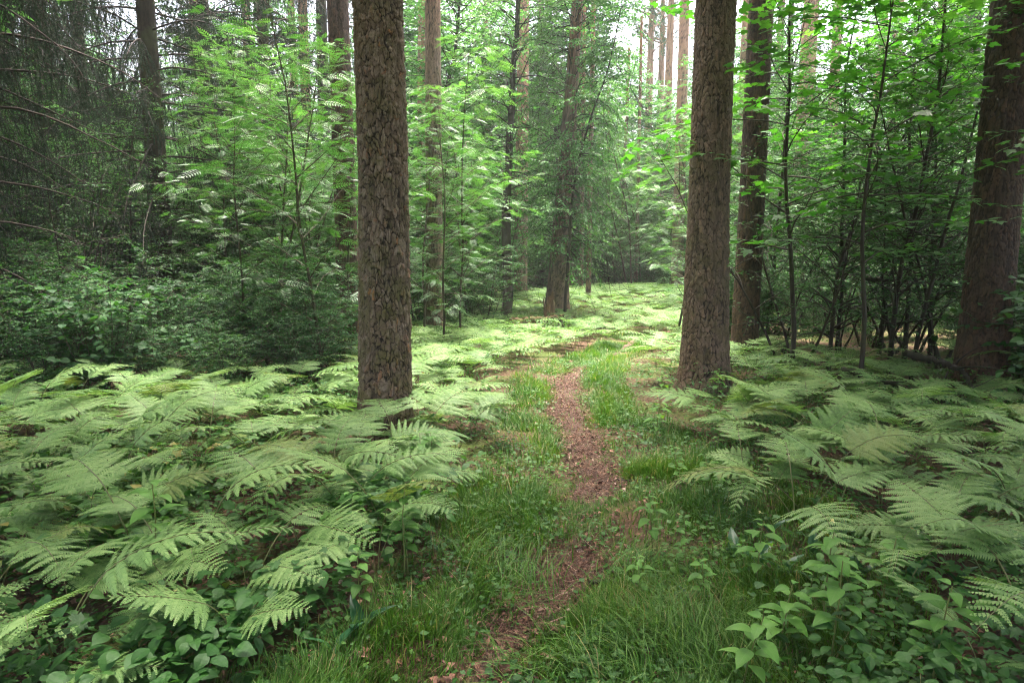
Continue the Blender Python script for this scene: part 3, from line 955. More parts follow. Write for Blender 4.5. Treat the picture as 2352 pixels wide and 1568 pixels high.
lib('rowan', (301, 302, 303), M_ROWAN, M_STEM, tall=3.9, base=0.16, radius=1.05, nbranch=30, leaf=T_ROWAN, leaf_len=0.18, per_twig=4, twig_gap=0.20,
    twig_len=0.18, r0=0.019, elev=(15, 50), lift=-0.3, tilt=0.3, leafdown=0.15)
lib('maple', (311, 312), M_MAPLE, M_DARKWOOD, tall=5.2, base=0.32, radius=1.9, nbranch=30, leaf=T_MAPLE, leaf_len=0.115, per_twig=5, twig_gap=0.22,
    twig_len=0.26, r0=0.030, elev=(8, 40), lift=-0.35, tilt=0.22, leafdown=0.05)
lib('shrub', (321, 322, 323, 324), M_SHRUB, M_STEM, tall=2.1, base=0.12, radius=0.72, nbranch=110, leaf=T_DIA, leaf_len=0.064, per_twig=8, twig_gap=0.12,
    twig_len=0.22, stems=6, r0=0.010, elev=(10, 50), spread=0.42)
lib('hazel', (331, 332, 333), M_SHRUB, M_STEM, tall=1.5, base=0.2, radius=0.55, nbranch=44, leaf=T_HAZEL, leaf_len=0.095, per_twig=5, twig_gap=0.14,
    twig_len=0.2, stems=6, r0=0.009, elev=(5, 40), spread=0.5, tilt=0.28)
lib('sapling', (341, 342, 343, 344), M_SHRUB, M_DARKWOOD, tall=5.2, base=0.10, radius=1.35, nbranch=62, leaf=T_DIA, leaf_len=0.070, per_twig=9, twig_gap=0.115,
    twig_len=0.30, r0=0.030, elev=(15, 58), lift=-0.4, tilt=0.26, lean=0.05, stem_wob=0.07)
lib('tallshrub', (351, 352, 353), M_TREE, M_STEM, tall=4.4, base=0.06, radius=1.15, nbranch=180, leaf=T_DIA, leaf_len=0.080, per_twig=8, twig_gap=0.13,
    twig_len=0.28, stems=5, r0=0.020, elev=(5, 55), spread=0.32)
lib('tree', (361, 362, 363, 364), M_TREE, M_DARKWOOD, tall=11.0, base=0.06, radius=2.4, nbranch=190, leaf=T_FLAT, leaf_len=0.115, per_twig=10, twig_gap=0.16,
    twig_len=0.45, r0=0.085, elev=(5, 45), lift=-0.3, tilt=0.4, stem_wob=0.06)

lib('thicket', (391, 392, 393), M_SHRUB, M_DARKWOOD, tall=3.9, base=0.22, radius=1.5, nbranch=48, leaf=T_DIA, leaf_len=0.058, per_twig=5, twig_gap=0.17,
    twig_len=0.28, stems=3, r0=0.021, elev=(10, 60), lift=-0.5, tilt=0.28, spread=0.48, stem_wob=0.08)
CATS = {'thicket': ('forest_sapling', 'sapling'), 'rowan': ('rowan_sapling', 'rowan'), 'maple': ('maple_sapling', 'maple'), 'shrub': ('shrub', 'shrub'), 'hazel': ('hazel_shrub', 'shrub'),
        'sapling': ('forest_sapling', 'sapling'), 'tallshrub': ('tall_shrub', 'shrub'), 'tree': ('broadleaf_tree', 'tree')}
ADJ = {'thicket': 'arching many-stemmed dark sapling', 'rowan': 'rowan sapling with pinnate leaves', 'maple': 'maple sapling', 'shrub': 'small-leaved green shrub',
       'hazel': 'low shrub with round leaves', 'sapling': 'thin dark-stemmed sapling', 'tallshrub': 'tall leafy shrub', 'tree': 'leafy broadleaf tree'}
RS = random.Random(5)


def put(kind, x, y, scale=1.0, rz=None, label=None, var=None, group=None, sz=None):
    lst = LIB[kind]
    w, f = lst[RS.randrange(len(lst)) if var is None else var % len(lst)]
    name, cat = CATS[kind]
    px = px_of(x, y)
    ph = ADJ[kind] + ' ' + row(y) + ' ' + zone(px)
    root = link(name, None, loc=(x, y, H(x, y)), rz=RS.uniform(0, 6.28) if rz is None else rz, scale=scale if sz is None else (scale, scale, scale * sz))
    link('stem', w, root); link('foliage', f, root)
    return tag(root, label or ph, cat, group or (ADJ[kind].split(' with')[0] + 's ' + row(y) + ' ' + zone(px)))


# saplings one can tell apart
put('rowan', x_at(738, 7.4), 7.4, 1.12, 0.3, 'tall rowan sapling with a bare lower stem left of the rough pine', 0)
put('rowan', x_at(640, 8.6), 8.6, 1.05, 1.9, 'rowan sapling with greyish leaves nearer the mossy spruce', 1)
put('rowan', x_at(705, 10.6), 10.6, 1.0, 4.0, 'thinner rowan sapling behind the tall bare-stemmed one', 2)
put('rowan', x_at(1010, 9.2), 9.2, 0.95, 2.6, 'bright rowan sapling leaning out right of the rough pine', 1)
put('rowan', x_at(975, 10.8), 10.8, 1.1, 5.0, 'rowan sapling close in front of the slender torn pine', 2)
put('rowan', x_at(1075, 13.5), 13.5, 1.2, 0.2, 'rowan sapling beside the leaning dark tree', 0)
put('rowan', x_at(1575, 16.0), 16.0, 1.25, 3.3, 'pale rowan sapling left of the grey-brown pine', 1)
put('rowan', x_at(1560, 11.8), 11.8, 1.15, 1.2, 'rowan sapling tucked against the left side of the grey-brown pine', 0)
put('rowan', x_at(1450, 20.0), 20.0, 1.6, 0.9, 'tallest rowan sapling at the bright end of the path', 2)
put('maple', x_at(1990, 6.3), 6.3, 0.86, 0.6, 'maple sapling spreading bright leaves between the right pines', 0)
put('maple', x_at(1830, 7.6), 7.6, 0.95, 2.2, 'maple sapling with leaves against the slim dark pine', 1)
put('maple', x_at(2110, 7.6), 7.6, 0.85, 3.8, 'maple sapling with leaves crossing the dark pine trunk', 1)
put('maple', x_at(2090, 9.0), 9.0, 1.05, 5.1, 'maple sapling deeper in between the right pines', 0)
put('sapling', x_at(1915, 8.2), 8.2, 0.95, 0.5, 'forked thin dark sapling nearest the slim dark pine', 0)
put('sapling', x_at(1942, 9.0), 9.0, 1.0, 2.5, 'thin dark sapling just right of the forked one', 1)
put('sapling', x_at(2057, 7.9), 7.9, 1.0, 4.4, 'dark sapling with a Y fork midway between the right pines', 2)
put('sapling', x_at(2150, 9.0), 9.0, 1.05, 1.1, 'upright thin sapling left of the dark pine', 3)
put('sapling', x_at(1775, 10.0), 10.0, 1.0, 3.0, 'leaning pale-stemmed sapling beside the slim dark pine', 1)
put('sapling', x_at(2032, 10.0), 10.0, 1.1, 5.5, 'sapling with a slanting stem behind the Y-forked one', 3)

# bands of undergrowth, from the nearest back: kind, px range, distance range, count, scale range
BANDS = [
    ('hazel', (-60, 400), (6.4, 7.8), 5, (0.7, 0.95)),
    ('hazel', (430, 790), (6.6, 8.0), 4, (0.5, 0.7)),
    ('shrub', (-80, 800), (6.6, 8.2), 8, (0.45, 0.75)),
    ('rowan', (480, 800), (7.4, 9.5), 3, (0.85, 1.15)),
    ('shrub', (-100, 340), (7.6, 9.8), 8, (0.5, 0.85)),
    ('shrub', (400, 780), (8.0, 10.2), 9, (0.6, 0.95)),
    ('sapling', (-120, 330), (9.0, 11.5), 5, (0.7, 0.95)),
    ('tallshrub', (-150, 330), (11.5, 13.5), 8, (0.75, 1.05)),
    ('tallshrub', (410, 790), (11.0, 14.5), 9, (0.7, 1.05)),
    ('rowan', (440, 830), (10.0, 13.0), 4, (1.1, 1.4)),
    ('shrub', (300, 460), (11.8, 13.0), 3, (0.9, 1.1)),
    ('tree', (-250, 850), (17.5, 21.0), 6, (0.6, 0.9)),
    ('tallshrub', (-200, 900), (14.5, 20.0), 14, (0.9, 1.2)),
    ('rowan', (935, 1060), (10.5, 13.5), 3, (1.0, 1.25)),
    ('shrub', (950, 1130), (12.8, 15.5), 6, (0.7, 1.0)),
    ('tallshrub', (930, 1120), (17.0, 20.5), 7, (0.9, 1.3)),
    ('tree', (900, 1200), (18.5, 24.0), 5, (0.85, 1.1)),
    ('tallshrub', (1200, 1600), (24.0, 29.0), 12, (0.7, 1.15)),
    ('shrub', (1340, 1600), (21.5, 24.0), 8, (0.8, 1.2)),
    ('rowan', (1430, 1620), (20.5, 23.5), 5, (1.3, 1.8)),
    ('tree', (1180, 1600), (33.0, 40.0), 8, (0.9, 1.1)),
    ('tallshrub', (1340, 1600), (26.0, 32.0), 8, (1.1, 1.5)),
    ('tree', (1300, 1600), (29.0, 36.0), 6, (0.75, 0.95)),
    ('tree', (1350, 1610), (24.0, 29.0), 4, (0.85, 1.05)),
    ('tree', (1010, 1330), (21.5, 26.0), 5, (0.95, 1.15)),
    ('shrub', (1660, 1780), (9.8, 11.5), 5, (0.6, 0.9)),
    ('shrub', (1760, 2260), (10.0, 13.5), 12, (0.5, 0.8)),
    ('sapling', (1680, 2380), (13.0, 17.0), 13, (0.85, 1.15)),
        ('thicket', (1770, 2230), (7.8, 11.0), 7, (0.8, 1.1)),
    ('thicket', (-60, 330), (8.5, 11.5), 5, (0.7, 1.0)),
    ('hazel', (2340, 2560), (5.4, 7.0), 5, (0.7, 1.0)),
    ('shrub', (2280, 2560), (7.8, 10.0), 6, (0.9, 1.2)),
    ('tallshrub', (1760, 2550), (14.0, 19.0), 15, (0.85, 1.2)),
    ('tree', (1650, 2560), (16.0, 23.0), 12, (0.6, 0.9)),
    ('tree', (-300, 1150), (22.0, 32.0), 20, (0.8, 1.15)),
    ('tree', (1590, 2650), (24.0, 33.0), 16, (0.7, 1.0)),
    ('tallshrub', (-300, 2650), (24.0, 34.0), 26, (0.9, 1.3)),
    ('tree', (-300, 2650), (34.0, 44.0), 30, (0.8, 1.15)),
]
for kind, (a, b_), (y0, y1), cnt, (s0, s1) in BANDS:
    for k in range(cnt):
        px = a + (b_ - a) * (k + RS.random()) / cnt
        y = RS.uniform(y0, y1)
        sc = RS.uniform(s0, s1)
        if 300 < px < 450 and y < 10.8:
            if kind in ('rowan', 'sapling', 'thicket', 'tallshrub'):
                continue
            sc *= 0.6
        if kind == 'tree' and 22 < y < 33 and (1265 < px < 1500 or 1965 < px < 2075):
            sc *= 0.74
        if y > 12.5 and kind != 'shrub' and 1960 < px < 2085:
            sc *= 0.6
        put(kind, x_at(px, y), y, sc)

# the centre: a big old tree wrapped in hanging twigs and a dark leaning one
lib('shade_canopy', (381, 382), M_TREE, M_DARKWOOD, tall=11.5, base=0.40, radius=3.3, nbranch=190, leaf=T_FLAT, leaf_len=0.255, per_twig=10, twig_gap=0.18,
    twig_len=0.5, r0=0.13, elev=(-5, 40), lift=-0.25, tilt=0.4, stem_wob=0.04)  # leaves enlarged so the added crowns block more sky
CATS['shade_canopy'] = ('broadleaf_tree', 'tree'); ADJ['shade_canopy'] = 'added tall broadleaf shade tree'
for k, (x, y) in enumerate([(-4.2, 0.9), (4.2, 0.7), (0.2, -3.0), (-6.6, 4.6), (6.8, 4.2), (-4.5, -4.5), (5.0, -4.5), (-8.0, 8.0), (-3.6, 3.0), (3.6, 3.0)]):  # unseen trees added round the viewpoint to darken the foreground and left bank
    put('shade_canopy', x, y, 1.0, var=k, label='high-crowned leafy tree added outside the view to shade near ferns and shrubs', group='trees around the viewpoint')
w, f = grow(401, tall=11.0, base=0.14, radius=1.55, nbranch=165, leaf=T_DIA, leaf_len=0.090, per_twig=10, twig_gap=0.13, twig_len=0.42, r0=0.05,
            elev=(-5, 60), lift=-0.9, tilt=0.5, hang=130, stem_wob=0.03, leafdown=0.3)
cx_, cy_ = x_at(1278, 15.0), 15.0
root = link('broadleaf_tree', None, loc=(cx_, cy_, H(cx_, cy_)))
z = np.array([-0.3, 0, 0.8, 2.0, 5, 9, 13.0]); pts = np.stack([0.06 * z + 0.0 * z, 0 * z, z], 1)
link('trunk', trunk_mesh('trunk', pts, np.array([0.33, 0.29, 0.235, 0.21, 0.14, 0.08, 0.03]), M_PINE2, 80, rows_for(4.0, 0.025, 13.0), (0.05, 0.16), 0.014, 77, 0.35), root)
fo = link('foliage', f.mesh('foliage', M_TREE), root, rz=0.7)
link('twigs', w.mesh('twigs', M_DARKWOOD, True), fo)
tag(root, 'old thick-trunked tree veiled in hanging twigs at the centre', 'tree')
w, f = grow(411, tall=9.5, base=0.28, radius=1.8, nbranch=95, leaf=T_DIA, leaf_len=0.085, per_twig=9, twig_gap=0.14, twig_len=0.38, r0=0.125,
            elev=(0, 60), lift=-0.8, tilt=0.45, hang=170, lean=0.17, stem_wob=0.05, leafdown=0.35)
cx_, cy_ = x_at(1157, 14.4), 14.4
root = link('broadleaf_tree', None, loc=(cx_, cy_, H(cx_, cy_)), rz=0.2)
link('trunk', w.mesh('trunk', M_DARKWOOD, True), root); link('foliage', f.mesh('foliage', M_TREE), root)
tag(root, 'dark slanting tree with a bent trunk left of the old thick tree', 'tree')

lib('veil', (421,), M_TREE, M_DARKWOOD, tall=7.2, base=0.20, radius=1.05, nbranch=85, leaf=T_DIA, leaf_len=0.085, per_twig=9, twig_gap=0.12,
    twig_len=0.36, r0=0.035, elev=(-15, 50), lift=-0.9, tilt=0.5, hang=60, stem_wob=0.05, leafdown=0.4)
CATS['veil'] = ('broadleaf_tree', 'tree'); ADJ['veil'] = 'slender hanging-twig tree'
put('veil', x_at(1296, 14.1), 14.1, 1.0, 0.4, 'slender leafy tree whose hanging twigs veil the old thick trunk', 0)
for k in range(10):
    px = RS.uniform(2720, 3700) if k < 6 else RS.uniform(-1400, -500)
    y = RS.uniform(7.0, 18.0)
    put('tree' if k % 2 else 'tallshrub', x_at(px, y), y, RS.uniform(0.7, 1.0), label='leafy tree outside the view, beyond the ' + ('dark pine' if k < 6 else 'drooping spruce'), group='trees around the viewpoint')

# ------------------------------------------------------------------ dead wood
def dead_branch(name, pts, rad, mat, label, cat, seed, twigs=6, sides=9):
    rng = np.random.default_rng(seed)
    m = MB()
    pts = np.asarray(pts, float)
    t = np.linspace(0, 1, len(pts)); tt = np.linspace(0, 1, 40)
    q = np.stack([np.interp(tt, t, pts[:, i]) for i in range(3)], 1)
    for _ in range(3):
        q[1:-1] = (q[:-2] + 2 * q[1:-1] + q[2:]) / 4
    q = q + 0.25 * rad * rng.normal(0, 1, q.shape)
    tube(m, q, rad * (1 - 0.75 * tt) * (1 + 0.12 * rng.normal(0, 1, 40)), sides, 0.5, True)
    root = link(name, m.mesh(name, mat, True))
    for k in range(twigs):
        i = rng.integers(6, 38)
        tm = MB()
        L = rng.uniform(0.25, 0.8)
        d = nrm(q[i] - q[i - 1]) + rng.normal(0, 0.7, 3)
        tube(tm, bend(q[i], d, L, 6, rng, 0.12, 0.1), np.linspace(rad * 0.3, 0.002, 7), 4, 0.5)
        link('side_branch', tm.mesh('side_branch', mat, True), root)
    return tag(root, label, cat)


def gp(px, py, dz=0.0, y=None):
    if y is None:
        x, y = ray_ground(px, py)
    else:
        x = x_at(px, y)
    return (x, y, H(x, y) + dz)


def sky_pt(px, py, y):
    """the point at distance y that lies on a pixel's ray"""
    u = (px - 1176) / FPX; v = (784 - py) / FPX
    t = y / (CP + v * SP)
    return (u * t, y, EYE + (-SP + v * CP) * t)


dead_branch('fallen_branch', [sky_pt(40, 590, 9.0), sky_pt(150, 620, 8.9), sky_pt(230, 655, 8.8), sky_pt(320, 690, 8.7), sky_pt(420, 770, 8.8)], 0.045, M_DARKWOOD,
            'thick black dead branch slanting down through shrubs toward the spruce trunk', 'branch', 1)
dead_branch('fallen_branch', [sky_pt(2080, 812, 6.6), sky_pt(2160, 830, 6.5), sky_pt(2215, 855, 6.3), sky_pt(2240, 905, 6.1), sky_pt(2250, 950, 6.0)], 0.036, M_DARKWOOD,
            'reddish dead branch bending down at the foot of the dark pine', 'branch', 2, 5)
dead_branch('fallen_branch', [sky_pt(1930, 845, 6.6), sky_pt(2050, 880, 6.2), sky_pt(2120, 910, 6.0), sky_pt(2190, 930, 5.8)], 0.028, M_DARKWOOD,
            'thin brown fallen branch lying above the ferns left of the dark pine', 'branch', 3, 4)
dead_branch('fallen_branch', [sky_pt(1985, 640, 9.3), sky_pt(2080, 645, 9.2), sky_pt(2210, 660, 8.9)], 0.03, M_DARKWOOD,
            'dark dead branch stretched level between saplings left of the dark pine', 'branch', 4, 5)
lx, ly, lz = gp(1180, 748)
dead_branch('fallen_log', [(lx, 13.2, H(lx, 13.2) + 0.16), (lx + 0.4, 13.2, H(lx + .4, 13.2) + 0.20), (lx + 0.95, 13.4, H(lx + 0.95, 13.4) + 0.30)], 0.10, M_LOG,
            'short fallen log lying in ferns before the old thick tree', 'log', 5, 0, 14)
# broken stump with splinters
sx_, sy_ = x_at(1262, 13.9), 13.9
m = MB(); rng = np.random.default_rng(8)
a = np.linspace(0, 2 * PI, 26, endpoint=False)
zz = np.linspace(-0.1, 1, 9)
prof = 0.28 + 0.22 * rng.random(26) + 0.25 * (np.cos(a - 0.5) > 0.3)
V = np.stack([np.stack([(0.13 - 0.03 * t + 0.01 * rng.normal(0, 1, 26)) * np.cos(a), (0.13 - 0.03 * t + 0.01 * rng.normal(0, 1, 26)) * np.sin(a), prof * t], 1) for t in zz])
i = np.arange(8)[:, None] * 26; j = np.arange(26)[None]; j2 = (j + 1) % 26
m.add(V.reshape(-1, 3), [np.stack([i + j, i + j2, i + 26 + j2, i + 26 + j], -1).reshape(-1, 4)])
m.add(np.concatenate([V[-1] * np.array([0.85, 0.85, 0.98]), [[0, 0, 0.22]]]), [np.array([[k, (k + 1) % 26, 26] for k in range(26)])])
st_ = link('broken_stump', m.mesh('broken_stump', M_LOG), loc=(sx_, sy_, H(sx_, sy_)))
for k in range(7):
    aa = rng.uniform(0, 6.28); s_ = MB()
    tube(s_, [(0.09 * math.cos(aa), 0.09 * math.sin(aa), 0.2), (0.10 * math.cos(aa), 0.10 * math.sin(aa), 0.42), (0.13 * math.cos(aa), 0.13 * math.sin(aa), 0.5 + 0.14 * rng.random())], [0.025, 0.016, 0.002], 4, 0.5)
    link('splinter', s_.mesh('splinter', M_LOG), st_)
tag(st_, 'small broken stump with pale splinters at the foot of the old tree', 'stump')

# ------------------------------------------------------------------ ferns
def frond(seed, stipe=0.42, blade=0.58, width=0.52, npin=14, gap=0.0135, a0=78, a1=30, a2=-22, hires=True):
    rng = np.random.default_rng(seed)
    mb = MB()
    ns, nb = 8, 24
    ang = np.radians(np.concatenate([np.linspace(a0, a1 + 12, ns), np.linspace(a1, a2, nb)]))
    st = np.concatenate([np.full(ns, stipe / ns), np.full(nb, blade / nb)])
    sway = np.cumsum(rng.normal(0, 0.03, ns + nb))
    dx = np.cos(ang) * st; dz = np.sin(ang) * st
    pts = np.zeros((ns + nb + 1, 3))
    pts[1:, 0] = np.cumsum(dx * np.cos(sway)); pts[1:, 1] = np.cumsum(dx * np.sin(sway)); pts[1:, 2] = np.cumsum(dz)
    tube(mb, pts[::(1 if hires else 3)], np.linspace(0.0042, 0.0010, len(pts[::(1 if hires else 3)])), 4 if hires else 3, -1.0)
    nstem = 1
    tip = pts[ns:]
    roll = rng.normal(0, 0.12)
    for i in range(npin):
        s = (i + 0.25) / npin * 0.985
        q = s * (len(tip) - 1.001); k = int(q)
        p0 = tip[k] * (1 - q + k) + tip[k + 1] * (q - k)
        t = nrm(tip[k + 1] - tip[k])
        up = nrm(np.cross(t, np.cross([0, 0, 1.0], t)) + 0)
        side0 = nrm(np.cross(up, t))
        L0 = width / 2 * ((1 - s) ** 0.82) * (0.9 if i == 0 else 1.0) + 0.008
        for sd in (-1, 1):
            L = L0 * rng.uniform(0.88, 1.08)
            th = R(74 - 26 * s + rng.normal(0, 4))
            pd = nrm(t * math.cos(th) + side0 * sd * math.sin(th) + up * (0.10 + sd * roll))
            m = max(3, int(L / gap))
            tt_ = (np.arange(m) + 0.45) / m
            sag = (0.10 + 0.16 * rng.random()) * L
            P = p0 + pd * (L * tt_)[:, None] - np.array([0, 0, 1.0]) * (sag * tt_ ** 2)[:, None]
            ptan = nrm(pd[None] * L - np.array([0, 0, 1.0]) * (2 * sag * tt_)[:, None])
            pside = nrm(np.cross(up, ptan))
            pn_ = np.cross(ptan, pside)
            pl = np.minimum(0.185 * L, 0.038) * (1 - tt_) ** 0.7 * np.minimum(1, 0.75 + tt_ * 2) + 0.0035
            gw = L / m * 0.80
            tn = rng.uniform(0.25, 0.75)
            for s2 in (-1, 1):
                d = nrm(pside * s2 + ptan * (0.42 + 0.25 * tt_)[:, None] + pn_ * rng.normal(-0.12, 0.10, m)[:, None])
                wv = nrm(np.cross(pn_, d)) * (0.5 * gw)
                A = P - wv * 1.22; B = P + wv * 1.22
                C_ = P + d * (pl * 0.60)[:, None] - wv * 0.82 - pn_ * (pl * 0.03)[:, None]; D_ = P + d * (pl * 0.60)[:, None] + wv * 0.82 - pn_ * (pl * 0.03)[:, None]
                E = P + d * pl[:, None] - pn_ * (pl * 0.14)[:, None]
                V = np.stack([A, B, C_, D_, E], 1)
                lc = np.zeros((m, 5, 3)); lc[:, :, 0] = np.array([0.3, 0.3, 0.6, 0.6, 1.0])[None] * (0.45 + 0.55 * tt_)[:, None]
                lc[:, :, 2] = np.clip(tn + rng.normal(0, 0.12, m), 0, 1)[:, None]
                o = (np.arange(m) * 5)[:, None]
                mb.add(V.reshape(-1, 3), [(np.array([[0, 2, 3, 1]])[None] + o[:, None]).reshape(-1, 4), (np.array([[2, 4, 3]])[None] + o[:, None]).reshape(-1, 3)], lc.reshape(-1, 3))
    return mb


def frond_mesh(name, mb, leafm):
    me = mb.mesh(name, [leafm, M_FERNSTEM])
    # the faces of the stalk are those whose tint is -1
    lcv = np.empty(len(me.vertices) * 3, np.float32); me.attributes['lc'].data.foreach_get('vector', lcv)
    st = lcv.reshape(-1, 3)[:, 2] < -0.5
    ls = np.empty(len(me.polygons), np.int32); me.polygons.foreach_get('loop_start', ls)
    vi = np.empty(len(me.loops), np.int32); me.loops.foreach_get('vertex_index', vi)
    me.polygons.foreach_set('material_index', st[vi[ls]].astype(np.int32))
    return me


FR = []
for k in range(9):
    rr = np.random.default_rng(500 + k)
    FR.append(frond(510 + k, rr.uniform(0.34, 0.50), rr.uniform(0.44, 0.62), rr.uniform(0.42, 0.58), int(rr.integers(12, 15)), 0.0108, rr.uniform(68, 84), rr.uniform(10, 34), rr.uniform(-42, -6)))
FR_ME = [frond_mesh('frond', m, M_FERN) for m in FR]
FR_TAN = [frond_mesh('frond', m, M_FERN_TAN) for m in FR[:2]]
LOW = []
for k in range(6):
    rr = np.random.default_rng(540 + k)
    LOW.append(frond(550 + k, rr.uniform(0.34, 0.50), rr.uniform(0.50, 0.64), rr.uniform(0.46, 0.60), 11, 0.028, rr.uniform(70, 84), rr.uniform(16, 32), rr.uniform(-28, -8), False))


def arr_of(mb):
    V = np.concatenate(mb.V); L = np.concatenate(mb.L)
    return V, {k: np.concatenate(v) for k, v in mb.F.items()}, L


LOWA = [arr_of(m) for m in LOW]
VERY = []
for k in range(4):
    VERY.append(arr_of(frond(580 + k, 0.36, 0.55, 0.52, 8, 0.055, 78, 24, -18, False)))


def add_copy(mb, A, x, y, z, rz, s, dt=0.0):
    V, F, L = A
    c, sn = math.cos(rz) * s, math.sin(rz) * s
    P = np.stack([V[:, 0] * c - V[:, 1] * sn + x, V[:, 0] * sn + V[:, 1] * c + y, V[:, 2] * s + z], 1)
    L2 = L.copy(); L2[:, 2] = np.where(L2[:, 2] < -0.5, L2[:, 2], np.clip(L2[:, 2] + dt, 0, 1))
    mb.add(P, list(F.values()), L2)


PLANTS = []
for k in range(6):
    rr = np.random.default_rng(600 + k); m = MB()
    nf = int(rr.integers(3, 6)); a0 = rr.uniform(0, 6)
    for q in range(nf):
        add_copy(m, LOWA[(k + q) % 6], 0.03 * math.cos(q), 0.03 * math.sin(q), 0, a0 + q * 6.28 / nf + rr.uniform(-.4, .4), rr.uniform(0.8, 1.1), rr.uniform(-.15, .15))
    PLANTS.append(frond_mesh('fern', m, M_FERN))


def fern_ok(x, y):
    """how likely ferns are here, 0..1"""
    px = px_of(x, y); d = x - float(path_x(y)); ad = abs(d)
    if not (-520 < px < 2860):
        return 0
    if 1150 < px < 1300 and 11.6 < y < 13.9:
        return 0
    if y < 2.15:
        return 1.0 if (px < 520 and y > 1.65) or (px > 2260 and y > 1.8) else 0
    if d < 0:
        if y < 4.2:                     # near left: the bed ends where the grass by the path begins
            edge = np.interp(y, [2.1, 2.5, 2.9, 3.3, 3.8, 4.2], [660, 790, 880, 910, 960, 1010])
            if px > edge:
                return 0
            return 0.42 if (260 < px < 700 and 2.75 < y < 3.75) else 1.0
        if y < 9:
            if px < 780 and y > 6.1:
                return 0.25 if y < 7 else 0
            return 1.0 if ad > 0.84 + 0.16 * math.sin(y * 2.0) else 0
        if y < 20:
            return 1.0 if (px > 905 and (ad > (0.8 if y < 10 else 0.45) or y > 12.0)) else 0
        return 0
    if y < 3.2:
        return 0.9 if px > 2120 else 0
    if y < 5.3:
        return 1.0 if px > 1740 - (y - 3.2) * 60 else 0
    if y < 9.5:
        if px > 1790 and y > 7.6:
            return 0
        if 1520 < px < 1730 and 5.6 < y < 7.4:
            return 0
        return 0 if ad < 0.95 else (1.0 if px < 2150 else 0.35)
    if y < 22:
        return 1.0 if ((ad > 0.45 or y > 12.0) and px < 1740) else 0
    return 0


rng = np.random.default_rng(77)
cand = []
for gyy in np.arange(1.6, 22.0, 0.335):
    for gxx in np.arange(-6.0, 9.0, 0.335):
        x = gxx + rng.uniform(-.17, .17); y = gyy + rng.uniform(-.17, .17)
        pr = fern_ok(x, y)
        if pr and rng.random() < pr:
            cand.append((y, x))
cand.sort()


def fern_label(x, y):
    px = px_of(x, y)
    if x < path_x(y):
        if y < 3.3:
            return 'large green fern in the near bed left of the grassy path'
        if y < 5.2:
            return 'green fern in the bed in front of the rough-barked pine' if px > 620 else 'green fern in the shaded bed left of the rough-barked pine'
        return 'pale green fern in the bed beyond the rough-barked pine'
    if y < 3.2:
        return 'dark shaded fern in the near corner right of the path'
    if y < 5.3:
        return 'large fern with wide level fronds right of the path'
    return 'fern in the bed round the foot of the grey-brown pine' if y < 9.5 else 'small pale fern in the bright bed beyond the grey-brown pine'


NEAR, ALL = 200, 298
far_m = MB()
k = -1
for (y, x) in cand:
    z = H(x, y)
    s = rng.uniform(0.56, 0.92)
    if y < 2.6:
        s *= 0.85
    pxk = px_of(x, y)
    lab = fern_label(x, y)
    inside = -160 < pxk < 2520
    k += inside
    if k < NEAR and inside:
        root = link('fern', None, loc=(x, y, z), rz=rng.uniform(0, 6.28), scale=s)
        root.empty_display_size = 0.1
        nf = int(rng.integers(2, 5)); a0 = rng.uniform(0, 6.28)
        for q in range(nf):
            tan = rng.random() < 0.04
            lst = FR_TAN if tan else FR_ME
            fo = link('frond', lst[int(rng.integers(len(lst)))], root, loc=(0.02 * math.cos(a0 + q * 2), 0.02 * math.sin(a0 + q * 2), 0),
                      rot=(rng.normal(0, 0.15), rng.normal(0, 0.17), a0 + q * 6.28 / nf + rng.uniform(-.4, .4)), scale=rng.uniform(0.8, 1.12))
            if tan:
                fo['label'] = 'frond turning yellow-brown'
        tag(root, lab, 'fern', 'ferns: ' + lab)
    elif k < ALL and inside:
        root = link('fern', PLANTS[int(rng.integers(len(PLANTS)))], loc=(x, y, z), rz=rng.uniform(0, 6.28), scale=s)
        tag(root, lab, 'fern', 'ferns: ' + lab)
    else:
        for q in range(4):
            A = (LOWA if y < 9 else VERY)[int(rng.integers(4))]
            add_copy(far_m, A, x + rng.uniform(-.08, .08), y + rng.uniform(-.08, .08), z, rng.uniform(0, 6.28), s * rng.uniform(0.75, 1.05), rng.uniform(-.15, .2))
fb = link('ferns', frond_mesh('ferns', far_m, M_FERN)); fb['kind'] = 'stuff'
fb['label'] = 'continuous carpet of pale ferns beyond the pines'
print('fern plants', len(cand))

